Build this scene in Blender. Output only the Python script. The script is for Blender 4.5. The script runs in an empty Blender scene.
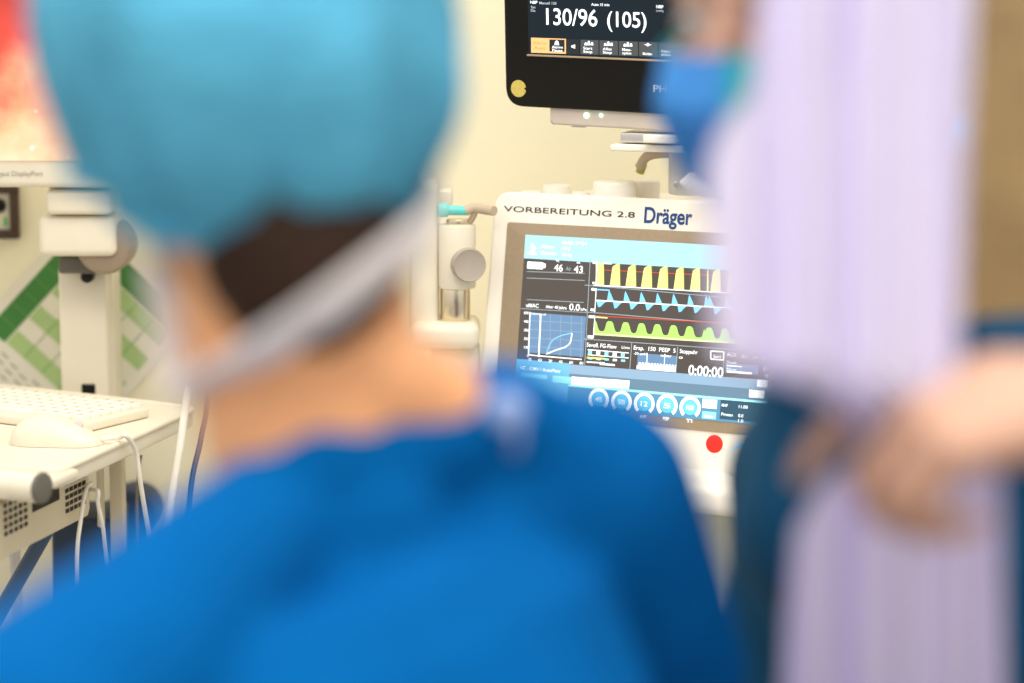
import bpy, bmesh, math, random
from mathutils import Vector, Matrix, noise
random.seed(7)
V = Vector
S = bpy.context.scene
COL = S.collection
R = math.radians

# ------------------------------------------------------------------ camera
F = 1024 / 36 * 85.0
PITCH = R(8.5)
CAM = V((0, 0, 1.5))
FW = V((0, math.cos(PITCH), -math.sin(PITCH)))
UP = V((0, math.sin(PITCH), math.cos(PITCH)))
RT = V((1, 0, 0))

def ray(px, py):
    return FW + RT * ((px - 512) / F) + UP * ((341.5 - py) / F)

def at(px, py, Y):                       # where a sight line reaches the distance Y from the camera's wall
    r = ray(px, py); return CAM + r * (Y / r.y)

def pz(px, py, z):                       # where a sight line meets a level plane
    r = ray(px, py)
    return CAM + r * ((z - CAM.z) / r.z)

def pp(px, py, P, n):                    # where a sight line meets a plane
    r = ray(px, py)
    return CAM + r * ((P - CAM).dot(n) / r.dot(n))

# ------------------------------------------------------------------ materials
MATS = {}
def mat(name, col, rough=.5, spec=.4, metal=0., emit=None, estr=0., var=.04, scale=30., bump=0., bscale=200., alpha=1., trans=0., sss=0., coat=0.):
    if name in MATS: return MATS[name]
    m = bpy.data.materials.new(name); m.use_nodes = True
    nt = m.node_tree; b = nt.nodes['Principled BSDF']
    b.inputs['Roughness'].default_value = rough
    b.inputs['Specular IOR Level'].default_value = spec
    b.inputs['Metallic'].default_value = metal
    if coat: b.inputs['Coat Weight'].default_value = coat
    if sss:
        b.inputs['Subsurface Weight'].default_value = sss
        b.inputs['Subsurface Radius'].default_value = (.02, .008, .004)
    tc = nt.nodes.new('ShaderNodeTexCoord')
    nz = nt.nodes.new('ShaderNodeTexNoise'); nz.inputs['Scale'].default_value = scale; nz.inputs['Detail'].default_value = 3
    nt.links.new(tc.outputs['Object'], nz.inputs['Vector'])
    rmp = nt.nodes.new('ShaderNodeValToRGB')
    c0 = [max(0, c * (1 - var)) for c in col]; c1 = [min(1, c * (1 + var)) for c in col]
    rmp.color_ramp.elements[0].position = .3; rmp.color_ramp.elements[1].position = .7
    rmp.color_ramp.elements[0].color = (*c0, 1); rmp.color_ramp.elements[1].color = (*c1, 1)
    nt.links.new(nz.outputs['Fac'], rmp.inputs['Fac']); nt.links.new(rmp.outputs['Color'], b.inputs['Base Color'])
    if bump:
        n2 = nt.nodes.new('ShaderNodeTexNoise'); n2.inputs['Scale'].default_value = bscale; n2.inputs['Detail'].default_value = 4
        nt.links.new(tc.outputs['Object'], n2.inputs['Vector'])
        bp = nt.nodes.new('ShaderNodeBump'); bp.inputs['Strength'].default_value = bump; bp.inputs['Distance'].default_value = .01
        nt.links.new(n2.outputs['Fac'], bp.inputs['Height']); nt.links.new(bp.outputs['Normal'], b.inputs['Normal'])
    if emit:
        b.inputs['Emission Color'].default_value = (*emit, 1); b.inputs['Emission Strength'].default_value = estr
    MATS[name] = m
    return m

def srgb(r, g, b):
    f = lambda c: c / 12.92 if c <= .04045 else ((c + .055) / 1.055) ** 2.4
    return (f(r / 255), f(g / 255), f(b / 255))

def glow(name, rgb, s=1.0):              # pixels of a lit screen
    c = srgb(*rgb)
    return mat(name, tuple(x * .1 for x in c), rough=.35, spec=.2, emit=c, estr=s, var=0.)

# ------------------------------------------------------------------ mesh builder (world coordinates)
def frame(o, x, y, z):
    return Matrix(((x.x, y.x, z.x, o.x), (x.y, y.y, z.y, o.y), (x.z, y.z, z.z, o.z), (0, 0, 0, 1)))

def axis_frame(p0, p1, hint=V((0, 0, 1))):
    z = (p1 - p0).normalized()
    if abs(z.dot(hint)) > .98: hint = V((0, 1, 0))
    x = hint.cross(z).normalized(); y = z.cross(x)
    return frame(p0, x, y, z)

def yaw_frame(o, a):
    return Matrix.Translation(o) @ Matrix.Rotation(a, 4, 'Z')

def catmull(pts, n=8):
    pts = [V(p) for p in pts]; P = [pts[0] * 2 - pts[1]] + pts + [pts[-1] * 2 - pts[-2]]; out = []
    for i in range(1, len(P) - 2):
        a, b, c, d = P[i - 1:i + 3]
        for k in range(n):
            t = k / n
            out.append(.5 * ((2 * b) + (c - a) * t + (2 * a - 5 * b + 4 * c - d) * t * t + (3 * b - a - 3 * c + d) * t ** 3))
    out.append(pts[-1]); return out

class MB:
    def __init__(s): s.bm = bmesh.new()
    def add(s, tb, M=None, mi=0):
        if M is not None: bmesh.ops.transform(tb, matrix=M, verts=tb.verts)
        for f in tb.faces: f.material_index = mi
        me = bpy.data.meshes.new('t'); tb.to_mesh(me); tb.free(); s.bm.from_mesh(me); bpy.data.meshes.remove(me); return s
    def box(s, M, size, bev=0., seg=3, mi=0):
        tb = bmesh.new(); bmesh.ops.create_cube(tb, size=1)
        bmesh.ops.scale(tb, vec=V(size), verts=tb.verts)
        if bev: bmesh.ops.bevel(tb, geom=tb.edges[:], offset=bev, segments=seg, profile=.5, affect='EDGES')
        return s.add(tb, M, mi)
    def prism(s, poly, z0, z1, M, bev=0., seg=3, mi=0):
        tb = bmesh.new(); vs = [tb.verts.new((p[0], p[1], z0)) for p in poly]; f = tb.faces.new(vs)
        r = bmesh.ops.extrude_face_region(tb, geom=[f]); bmesh.ops.translate(tb, vec=(0, 0, z1 - z0), verts=[g for g in r['geom'] if isinstance(g, bmesh.types.BMVert)])
        bmesh.ops.recalc_face_normals(tb, faces=tb.faces)
        if bev: bmesh.ops.bevel(tb, geom=tb.edges[:], offset=bev, segments=seg, profile=.5, affect='EDGES')
        return s.add(tb, M, mi)
    def lathe(s, prof, M, seg=40, mi=0):
        tb = bmesh.new(); rings = []
        for r, z in prof:
            rings.append([tb.verts.new((r * math.cos(2 * math.pi * k / seg), r * math.sin(2 * math.pi * k / seg), z)) for k in range(seg)] if r > 1e-6 else [tb.verts.new((0, 0, z))])
        for a, b in zip(rings, rings[1:]):
            for k in range(seg):
                k2 = (k + 1) % seg
                if len(a) == 1 and len(b) == 1: continue
                if len(a) == 1: tb.faces.new((a[0], b[k], b[k2]))
                elif len(b) == 1: tb.faces.new((a[k], b[0], a[k2]))
                else: tb.faces.new((a[k], b[k], b[k2], a[k2]))
        bmesh.ops.recalc_face_normals(tb, faces=tb.faces)
        return s.add(tb, M, mi)
    def cyl(s, p0, p1, r0, r1=None, bev=.001, seg=40, mi=0):
        r1 = r0 if r1 is None else r1; L = (p1 - p0).length
        pr = [(0, 0), (r0 - bev, 0), (r0 - bev * .3, bev * .3), (r0, bev), (r1, L - bev), (r1 - bev * .3, L - bev * .3), (r1 - bev, L), (0, L)]
        return s.lathe(pr, axis_frame(p0, p1), seg, mi)
    def tube(s, pts, r, seg=12, n=8, mi=0, flat=1.):
        P = catmull(pts, n) if n else [V(p) for p in pts]
        tb = bmesh.new(); rings = []; up = V((0, 0, 1)); px = None
        for i, p in enumerate(P):
            t = (P[min(i + 1, len(P) - 1)] - P[max(i - 1, 0)]).normalized()
            if px is None:
                px = up.cross(t)
                if px.length < .1: px = V((1, 0, 0)).cross(t)
            px = (px - t * px.dot(t)).normalized(); py = t.cross(px)
            rr = r(i / (len(P) - 1)) if callable(r) else r
            rings.append([tb.verts.new(p + (px * math.cos(a) * flat + py * math.sin(a)) * rr) for a in (2 * math.pi * k / seg for k in range(seg))])
        for a, b in zip(rings, rings[1:]):
            for k in range(seg): tb.faces.new((a[k], a[(k + 1) % seg], b[(k + 1) % seg], b[k]))
        tb.faces.new(rings[0][::-1]); tb.faces.new(rings[-1]); bmesh.ops.recalc_face_normals(tb, faces=tb.faces)
        return s.add(tb, None, mi)
    def ell(s, c, rad, M=None, mi=0, sub=4):
        tb = bmesh.new(); bmesh.ops.create_icosphere(tb, subdivisions=sub, radius=1)
        T = Matrix.Translation(V(c)) @ Matrix.Diagonal((*rad, 1))
        return s.add(tb, (M @ T) if M is not None else T, mi)
    def quad(s, pts, M=None, mi=0):
        tb = bmesh.new(); tb.faces.new([tb.verts.new(V((*p, 0)) if len(p) == 2 else V(p)) for p in pts]); return s.add(tb, M, mi)
    def stroke(s, pts, w, M, z=0., mi=0):        # flat line on a surface
        pts = [V((p[0], p[1])) for p in pts]; tb = bmesh.new(); Ls = []
        for i, p in enumerate(pts):
            t = (pts[min(i + 1, len(pts) - 1)] - pts[max(i - 1, 0)]).normalized(); n = V((-t.y, t.x)) * w / 2
            Ls.append((tb.verts.new((p.x + n.x, p.y + n.y, z)), tb.verts.new((p.x - n.x, p.y - n.y, z))))
        for a, b in zip(Ls, Ls[1:]): tb.faces.new((a[1], b[1], b[0], a[0]))
        return s.add(tb, M, mi)
    def text(s, body, M, x0, y0, w=None, h=.01, z=0., mi=0, off=0., ext=0.):   # lower-left at x0, y0; cap height h, fitted to width w
        cu = bpy.data.curves.new('t', 'FONT'); cu.body = body; cu.size = 1; cu.offset = off; cu.extrude = ext
        ob = bpy.data.objects.new('t', cu); COL.objects.link(ob)
        dg = bpy.context.evaluated_depsgraph_get(); me = bpy.data.meshes.new_from_object(ob.evaluated_get(dg))
        tb = bmesh.new(); tb.from_mesh(me); bpy.data.objects.remove(ob); bpy.data.curves.remove(cu); bpy.data.meshes.remove(me)
        xs = [v.co.x for v in tb.verts]; 
        if not xs: return s
        sy = h / .70; sx = sy if w is None else w / (max(xs) - min(xs)); mn = min(xs)
        for v in tb.verts: v.co = V((x0 + (v.co.x - mn) * sx, y0 + v.co.y * sy, z + v.co.z * .002))
        return s.add(tb, M, mi)

ORIG = {}
def build(s, name, mats, parent=None, base=None, smooth=40):
    o = ORIG[parent.name] if parent is not None else V(base) if base is not None else V((0, 0, 0))
    for v in s.bm.verts: v.co -= o
    me = bpy.data.meshes.new(name); s.bm.to_mesh(me); s.bm.free()
    for m in (mats if isinstance(mats, (list, tuple)) else [mats]): me.materials.append(m)
    for p in me.polygons: p.use_smooth = True
    me.set_sharp_from_angle(angle=R(smooth))
    ob = bpy.data.objects.new(name, me); COL.objects.link(ob)
    if parent is not None: ob.parent = parent
    else: ob.location = o
    ORIG[ob.name] = o.copy()
    return ob
MB.build = build

def tag(o, label=None, cat=None, group=None, kind=None):
    if label: o['label'] = label
    if cat: o['category'] = cat
    if group: o['group'] = group
    if kind: o['kind'] = kind
    return o

def thing(name, loc, label, cat, group=None):
    o = bpy.data.objects.new(name, None); COL.objects.link(o); o.location = loc; o.empty_display_size = .05
    ORIG[o.name] = V(loc); return tag(o, label, cat, group)

I4 = Matrix.Identity(4)

# ------------------------------------------------------------------ palette
M_wall = mat('cream_wall_paint', (.88, .82, .60), rough=.7, spec=.2, var=.02, scale=3, bump=.05, bscale=300)
M_floor = mat('grey_vinyl_floor', (.42, .40, .36), rough=.45, var=.08, scale=60)
M_wood = mat('brown_door_veneer', (.30, .20, .09), rough=.5, var=.12, scale=8)
M_woodd = mat('dark_door_frame', (.16, .10, .05), rough=.5, var=.1, scale=8)
M_beige = mat('beige_laminate', (.72, .55, .32), rough=.5)
M_white = mat('white_plastic', (.76, .70, .56), rough=.4, var=.02)
M_ivory = mat('ivory_plastic', (.64, .56, .40), rough=.42, var=.02)
M_vent = mat('ventilator_white', (.90, .85, .75), rough=.35, var=.015)
M_grey = mat('light_grey_plastic', (.62, .60, .57), rough=.4, var=.02)
M_dgrey = mat('dark_grey_plastic', (.12, .11, .09), rough=.5)
M_black = mat('black_plastic', (.006, .0055, .0045), rough=.35, spec=.22)
M_taupe = mat('taupe_bezel', (.34, .26, .17), rough=.45, var=.05, scale=250)
M_chrome = mat('chrome', (.72, .62, .46), rough=.25, metal=1.)
M_steel = mat('brushed_steel', (.62, .60, .58), rough=.35, metal=.8)
M_teal = mat('turquoise_plastic', (.12, .62, .58), rough=.4)
M_hose = mat('beige_rubber', (.52, .42, .30), rough=.55)
M_navybox = mat('dark_blue_grey_metal', (.02, .035, .07), rough=.5)
M_red = mat('red_sticker', (.75, .02, .01), rough=.5, var=.02)
M_gold = mat('gold_sticker', (.66, .52, .12), rough=.4, var=.25, scale=900)
M_ink = mat('dark_ink', (.03, .035, .02), rough=.6)
M_dblue = mat('dark_blue_ink', (.01, .06, .22), rough=.5)
M_paper = mat('white_paper', (.80, .76, .62), rough=.8, var=.02)
M_green = mat('dark_green_print', (.06, .22, .05), rough=.8)
M_lgreen = mat('pale_green_print', (.42, .58, .24), rough=.8)
M_pinkgr = mat('grey_print', (.35, .33, .28), rough=.8)
M_cable = mat('white_cable', (.84, .79, .68), rough=.45)
M_bcable = mat('dark_blue_cable', (.03, .06, .16), rough=.45)
M_skin = mat('skin', (.80, .39, .185), rough=.5, spec=.3, var=.06, scale=40, sss=.15)
M_lip = mat('lips', (.5, .2, .16), rough=.45)
M_hair = mat('dark_brown_hair', (.028, .013, .007), rough=.65, spec=.15, var=.4, scale=180, bump=.3, bscale=300)
M_scrub = mat('azure_scrub_cloth', (.0, .105, .34), rough=.85, spec=.06, var=.08, scale=14, bump=.25, bscale=60)
M_scrubd = mat('shaded_navy_cloth', (.002, .055, .125), rough=.8, spec=.15, var=.2, scale=14, bump=.25, bscale=60)  # navy deepened so the colour carries the shade on these scrubs
M_cap = mat('teal_blue_cap_fleece', (.085, .35, .52), rough=.85, spec=.1, var=.32, scale=13, bump=.5, bscale=90)
M_capt = mat('turquoise_cap_fleece', (.06, .62, .62), rough=.85, spec=.1, var=.15, scale=35, bump=.4, bscale=90)
M_maskw = mat('white_mask_fleece', (.86, .80, .78), rough=.85, spec=.1)
M_maskb = mat('blue_mask_fleece', (.12, .46, .95), rough=.85, spec=.1, var=.06)
M_eye = mat('eye_white', (.55, .50, .46), rough=.2)
M_iris = mat('brown_iris', (.06, .03, .015), rough=.2)
M_shoe = mat('white_clog', (.75, .75, .74), rough=.4)

# striped lavender cloth
def lavender():
    m = mat('lavender_striped_sheet', (.8, .76, .9), rough=.75, spec=.15)
    nt = m.node_tree; b = nt.nodes['Principled BSDF']
    uv = nt.nodes.new('ShaderNodeUVMap'); uv.uv_map = 'UVMap'
    sep = nt.nodes.new('ShaderNodeSeparateXYZ'); nt.links.new(uv.outputs['UV'], sep.inputs[0])
    nz = nt.nodes.new('ShaderNodeTexNoise'); nz.noise_dimensions = '1D'; nz.inputs['Scale'].default_value = 11; nz.inputs['Detail'].default_value = 4
    nt.links.new(sep.outputs['X'], nz.inputs['W'])
    rp = nt.nodes.new('ShaderNodeValToRGB'); e = rp.color_ramp.elements
    e[0].position = .34; e[0].color = (*srgb(213, 203, 240), 1); e[1].position = .62; e[1].color = (*srgb(236, 230, 244), 1)
    nt.links.new(nz.outputs['Fac'], rp.inputs['Fac']); nt.links.new(rp.outputs['Color'], b.inputs['Base Color'])
    return m
M_lav = lavender()

# endoscopic picture on the left monitor
def endo():
    m = bpy.data.materials.new('endoscope_picture'); m.use_nodes = True; nt = m.node_tree; b = nt.nodes['Principled BSDF']
    tc = nt.nodes.new('ShaderNodeTexCoord'); n1 = nt.nodes.new('ShaderNodeTexNoise'); n1.inputs['Scale'].default_value = 9; n1.inputs['Detail'].default_value = 6
    mp = nt.nodes.new('ShaderNodeMapping'); nt.links.new(tc.outputs['Object'], mp.inputs['Vector']); nt.links.new(mp.outputs['Vector'], n1.inputs['Vector'])
    sx = nt.nodes.new('ShaderNodeSeparateXYZ'); nt.links.new(tc.outputs['Object'], sx.inputs[0])
    # height gradient of the picture itself (pale yellow tissue below, red above)
    mr = nt.nodes.new('ShaderNodeMapRange'); mr.inputs[1].default_value = .02; mr.inputs[2].default_value = .24; mr.inputs[3].default_value = -.20; mr.inputs[4].default_value = .40
    nt.links.new(sx.outputs['Z'], mr.inputs[0])
    ad = nt.nodes.new('ShaderNodeMath'); ad.operation = 'ADD'; nt.links.new(mr.outputs[0], ad.inputs[0]); nt.links.new(n1.outputs['Fac'], ad.inputs[1])
    rp = nt.nodes.new('ShaderNodeValToRGB'); cr = rp.color_ramp
    stops = [(.22, (255, 226, 190)), (.40, (255, 190, 140)), (.55, (255, 130, 95)), (.72, (235, 70, 50)), (.95, (195, 45, 30))]
    cr.elements[0].position = stops[0][0]; cr.elements[0].color = (*srgb(*stops[0][1]), 1); cr.elements[1].position = stops[-1][0]; cr.elements[1].color = (*srgb(*stops[-1][1]), 1)
    for p, c in stops[1:-1]:
        e = cr.elements.new(p); e.color = (*srgb(*c), 1)
    nt.links.new(ad.outputs[0], rp.inputs['Fac'])
    # wet highlights
    vo = nt.nodes.new('ShaderNodeTexVoronoi'); vo.inputs['Scale'].default_value = 55; nt.links.new(tc.outputs['Object'], vo.inputs['Vector'])
    vr = nt.nodes.new('ShaderNodeMapRange'); vr.inputs[1].default_value = .10; vr.inputs[2].default_value = .22; vr.inputs[3].default_value = 1; vr.inputs[4].default_value = 0
    nt.links.new(vo.outputs['Distance'], vr.inputs[0])
    n3 = nt.nodes.new('ShaderNodeTexNoise'); n3.inputs['Scale'].default_value = 40; nt.links.new(tc.outputs['Object'], n3.inputs['Vector'])
    st = nt.nodes.new('ShaderNodeMapRange'); st.inputs[1].default_value = .52; st.inputs[2].default_value = .62; nt.links.new(n3.outputs['Fac'], st.inputs[0])
    mu = nt.nodes.new('ShaderNodeMath'); mu.operation = 'MULTIPLY'; nt.links.new(vr.outputs[0], mu.inputs[0]); nt.links.new(st.outputs[0], mu.inputs[1])
    mx = nt.nodes.new('ShaderNodeMix'); mx.data_type = 'RGBA'; mx.inputs[7].default_value = (1, .95, .9, 1)
    nt.links.new(mu.outputs[0], mx.inputs[0]); nt.links.new(rp.outputs['Color'], mx.inputs[6])
    b.inputs['Base Color'].default_value = (.02, .02, .02, 1); b.inputs['Roughness'].default_value = .4
    nt.links.new(mx.outputs[2], b.inputs['Emission Color']); b.inputs['Emission Strength'].default_value = .95
    return m
M_endo = endo()

# ------------------------------------------------------------------ the setting
WY = 3.30
mb = MB(); mb.box(Matrix.Translation((-.1, 1.6, -.03)), (5, 5.4, .06)); tag(mb.build('floor', M_floor), kind='structure')
mb = MB(); mb.box(Matrix.Translation((-.1, WY + .05, 1.4)), (5, .1, 2.8)); tag(mb.build('wall_back', M_wall), kind='structure')
mb = MB(); mb.box(Matrix.Translation((-.1, WY - .008, .05)), (4.9, .016, .1), .003); tag(mb.build('baseboard_back', M_ivory), kind='structure')
# brown door far right
mb = MB(); mb.box(Matrix.Translation((1.0, WY - .02, 1.05)), (.9, .04, 2.1), .003)
door = tag(mb.build('door_1', M_wood), kind='structure')
mb = MB()
for x in (.52, 1.48): mb.box(Matrix.Translation((x, WY - .03, 1.08)), (.07, .06, 2.16), .004)
mb.box(Matrix.Translation((1.0, WY - .03, 2.15)), (1.03, .06, .08), .004)
tag(mb.build('trim_1', M_woodd), kind='structure')
mb = MB(); mb.cyl(V((1.36, WY - .04, 1.02)), V((1.36, WY - .10, 1.02)), .011); mb.cyl(V((1.37, WY - .095, 1.02)), V((1.24, WY - .095, 1.02)), .01)
mb.build('door_handle', M_steel, door)

# ------------------------------------------------------------------ wall chart
def plane_frame_wall(px, py, rot):
    o = pp(px, py, V((0, WY - .002, 0)), V((0, 1, 0)))
    x = V((math.cos(rot), 0, -math.sin(rot))); y = V((math.sin(rot), 0, math.cos(rot)))
    return frame(o, x, y, V((0, -1, 0)))
rotc = R(43)
MC = plane_frame_wall(84, 207, rotc)          # sheet's upper corner; x runs down-right, y up-right
ch = thing('wall_chart', MC.translation, 'crooked green and white table chart on the wall behind the white column', 'chart')
mb = MB(); W, H = .218, .300
mb.prism([(0, 0), (W, 0), (W, -H), (0, -H)], 0, .0008, MC); mb.build('paper', M_paper, ch)
mb = MB(); z = .0012
mb.quad([(x, y, z) for x, y in ((.014, -.016), (.205, -.016), (.205, -.046), (.014, -.046))], MC, 0)
mb.quad([(x, y, z) for x, y in ((.014, -.016), (.044, -.016), (.044, -.215), (.014, -.215))], MC, 0)
ys = [-.048 - .0236 * i for i in range(8)]
for i in range(7):
    if i % 2 == 0: mb.quad([(x, y, z) for x, y in ((.046, ys[i]), (.205, ys[i]), (.205, ys[i + 1]), (.046, ys[i + 1]))], MC, 1)
for k in range(1, 5):
    mb.stroke([(.046 + .032 * k, -.048), (.046 + .032 * k, -.213)], .0012, MC, z + .0003, 2)
for i in range(7): mb.stroke([(.016, ys[i]), (.042, ys[i])], .001, MC, z + .0003, 2)
for i in range(8):
    x = .05 + .019 * i
    for k in range(3): mb.stroke([(x, -.228 - .011 * k - .003 * (i % 3)), (x + .013, -.228 - .011 * k - .003 * (i % 3))], .0022, MC, z + .0003, 3)
mb.build('printed_table', [M_green, M_lgreen, mat('mid_green_print', (.16, .34, .10), rough=.8), M_pinkgr], ch)

# framed wall socket, top left
c = pp(-4, 211, V((0, WY, 0)), V((0, 1, 0)))
so = thing('wall_outlet', (c.x, WY, c.z), 'dark-framed wall outlet with a black knob under the left monitor', 'wall outlet')
MW = frame(V((c.x, WY - .002, c.z)), V((1, 0, 0)), V((0, 0, 1)), V((0, -1, 0)))
mb = MB(); w, h, t = .066, .074, .012
for (x, y, sx, sy) in ((0, h / 2 - t / 2, w, t), (0, -h / 2 + t / 2, w, t), (-w / 2 + t / 2, 0, t, h - 2 * t), (w / 2 - t / 2, 0, t, h - 2 * t)):
    mb.box(MW @ Matrix.Translation((x, y, .006)), (sx, sy, .012), .0015)
mb.build('frame', mat('dark_brown_frame', (.06, .035, .02), rough=.5), so)
mb = MB(); mb.box(MW @ Matrix.Translation((0, 0, .002)), (w - 2 * t + .002, h - 2 * t + .002, .006), .001); mb.build('plate', M_paper, so)
mb = MB(); mb.cyl(MW @ V((.006, .008, .004)), MW @ V((.006, .008, .016)), .010, .008); mb.build('knob', M_black, so)
mb = MB(); mb.box(MW @ Matrix.Translation((.014, -.014, .006)), (.005, .012, .003), .0008); mb.build('indicator', mat('green_indicator', (.15, .55, .15)), so)

# ------------------------------------------------------------------ workstation cart, left
TZ = .975
A = pz(197, 405, TZ); B = pz(58, 468, TZ); C = pz(-130, 452, TZ); D = pz(-150, 367, TZ)
DY = 3.13                                    # column front
colL, colR = at(59.5, 330, DY), at(122.5, 330, DY)
base = V(((colL.x + colR.x) / 2, DY, 0))
cart = thing('workstation_cart', base, 'ivory workstation cart with column, tray and perforated metal box on the left', 'cart')
# tray: top sheet with a raised rim
mb = MB()
cc = (A + B + C + D) / 4
def tray_poly(s): return [((cc + (q - cc) * s).x, (cc + (q - cc) * s).y) for q in (A, B, C, D)]
def round_poly(poly, r, n=6):
    out = []; N = len(poly)
    for i in range(N):
        p0, p1, p2 = V(poly[i - 1]), V(poly[i]), V(poly[(i + 1) % N])
        a = (p0 - p1).normalized(); b = (p2 - p1).normalized()
        s, e = p1 + a * r, p1 + b * r
        for k in range(n + 1):
            t = k / n; out.append(tuple(s * (1 - t) ** 2 + p1 * 2 * t * (1 - t) + e * t * t))
    return out
mb.prism(round_poly(tray_poly(1), .02), TZ - .025, TZ - .004, I4, .003)
mb.build('tray', M_white, cart)
mb = MB()
rim = round_poly(tray_poly(.998), .02); rim.append(rim[0])
mb.tube([V((x, y, TZ - .0045)) for x, y in rim], .004, seg=10, n=0); mb.build('tray_rim', M_white, cart)
# column
mb = MB()
cw = colR.x - colL.x; top = at(90, 268, DY).z
fw_ = at(107, 330, DY).x - colL.x
mb.box(Matrix.Translation((colL.x + fw_ / 2, DY + .06, (top + .90) / 2)), (fw_, .12, top - .90), .004)
mb.box(Matrix.Translation((colL.x + fw_ + .0005, DY + .05, (top + .90) / 2)), (.004, .035, top - .91), .0015)
mb.build('column', M_white, cart)
p = at(88.5, 390, DY)
mb = MB(); mb.box(Matrix.Translation((p.x, DY, p.z)), (.018, .004, .016), .0018); mb.build('cable_opening', M_black, cart)
# post, bracket and lower body
def vbox(name, x0, x1, y0, y1, d, th, m, par, bev=.003):
    a, b = at(x0, y0, d), at(x1, y1, d); mb = MB()
    mb.box(Matrix.Translation(((a.x + b.x) / 2, a.y + th / 2, (a.z + b.z) / 2)), (abs(b.x - a.x), th, abs(a.z - b.z)), bev); return mb.build(name, m, par)
vbox('post', 108, 126, 440, 640, 2.93, .03, M_ivory, cart)
vbox('bracket', 95, 103, 440, 528, 2.90, .02, M_ivory, cart)
q = at(110, 560, 2.93)
mb = MB(); mb.cyl(V((q.x - .03, 2.95, .09)), V((q.x - .03, 2.95, .62)), .03); mb.build('pillar', M_ivory, cart)
for k in range(4):
    a = k * math.pi / 2 + .5; e = V((q.x - .03 + .24 * math.cos(a), 2.95 + .24 * math.sin(a) * .9, .07))
    mb = MB(); mb.tube([V((q.x - .03, 2.95, .10)), e], .022, n=2); f = mb.build('base_leg', M_ivory, cart)
    mb = MB(); mb.cyl(e + V((-.012, 0, -.035)), e + V((.012, 0, -.035)), .035); mb.build('caster', M_dgrey, f)
# joint between column and tray
mb = MB(); mb.box(Matrix.Translation((base.x - .02, DY - .02, TZ - .06)), (.10, .16, .06), .006)
mb.build('tray_joint', M_ivory, cart)
mb = MB(); mb.box(Matrix.Translation((q.x - .015, 2.95, .60)), (.09, .06, .06), .006); mb.build('carrier', M_ivory, cart)
# perforated box under the tray
sd = (B - A); sd.z = 0; sd.normalize(); sn = V((sd.y, -sd.x, 0))
if sn.x < 0: sn = -sn
PP = A - sn * .045
def pv(px, py): return pp(px, py, PP, sn)
e1 = pv(90, 500); MPn = frame(V((e1.x, e1.y, 0)), -sd, V((0, 0, 1)), sn)       # local x runs away from camera, y up, z out
inv = MPn.inverted()
def pl(px, py): v = inv @ pv(px, py); return (v.x, v.y)
mb = MB()
lo = pl(88, 516)[1]; xl = pl(-70, 560)[0]
mb.prism([(xl, TZ - .032), (xl, lo), (-.006, lo), (.0, lo + .008), (.0, TZ - .032)], -.20, 0, MPn, .002)
mb.build('perforated_box', M_ivory, cart)
mb = MB()
x0, y0 = pl(5, 505.5); x1, _ = pl(25, 497)
for i in range(5):
    for j in range(5):
        x = x0 + (x1 - x0) * i / 4; y = y0 - .0078 * j
        mb.box(MPn @ Matrix.Translation((x, y, .0)), (.0075, .0048, .0012))
x0, y0 = pl(66.5, 484); x1, _ = pl(83.5, 478)
for i in range(5):
    for j in range(5):
        x = x0 + (x1 - x0) * i / 4; y = y0 - .0078 * j
        mb.box(MPn @ Matrix.Translation((x, y, .0)), (.0085, .0048, .0012))
a = pl(32, 500); b = pl(59, 498)
mb.box(MPn @ Matrix.Translation(((a[0] + b[0]) / 2, a[1] - .002, 0)), (b[0] - a[0], .024, .0014))
tag(mb.build('vent_holes', M_black, cart))
# grip tube on the front of the tray
g1 = at(41, 488, 2.50); g0 = at(-140, 470, 2.60)
mb = MB(); mb.cyl(g0, g1, .0165, bev=.003); gr = mb.build('grip_handle', M_white, cart)
ax = (g1 - g0).normalized()
mb = MB(); mb.cyl(g1 - ax * .002, g1 + ax * .004, .0168, bev=.002); mb.build('end_cap', M_dgrey, gr)
bb = at(20, 470, 2.55); mb = MB(); mb.box(yaw_frame(V((bb.x - .07, bb.y + .035, TZ - .012)), -.3), (.22, .12, .012), .004); mb.build('grip_bracket', M_white, cart)
# struts below
mb = MB(); mb.tube([at(48, 528, 2.78), at(0, 612, 2.78), at(-60, 720, 2.78)], .009, n=0); mb.build('strut', mat('blue_grey_metal', (.05, .09, .16), rough=.4), cart)
mb = MB(); mb.tube([at(13, 520, 2.85), at(18, 620, 2.85), at(22, 760, 2.85)], .007, n=0); mb.build('strut', M_grey, cart)
# hinge that carries the monitor
hg = []
def rbox(x0, x1, y0, y1, d, th, bev, m, name, par):
    a, b = at(x0, y0, d), at(x1, y1, d); mb = MB()
    mb.box(Matrix.Translation(((a.x + b.x) / 2, a.y + th / 2, (a.z + b.z) / 2)), (abs(b.x - a.x), th, abs(a.z - b.z)), bev, 5); return mb.build(name, m, par)
rbox(37, 116, 216, 257, 3.03, .09, .010, M_white, 'hinge_block', cart)
rbox(58, 112, 257, 274, 3.08, .07, .004, M_dgrey, 'hinge_plate', cart)
a = at(100, 249, 3.02)
mb = MB(); mb.cyl(V((a.x, 3.042, a.z)), V((a.x, 3.112, a.z)), .036, bev=.012); mb.build('hinge_disc', mat('shaded_brown_plastic', (.30, .23, .16), rough=.4), cart)  # shadow at the hinge is painted into the disc's brown
a = at(84, 279, 3.08); mb = MB(); mb.cyl(V((a.x, 3.10, a.z)), V((a.x, 3.12, a.z)), .008); mb.build('screw', M_black, cart)

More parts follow.
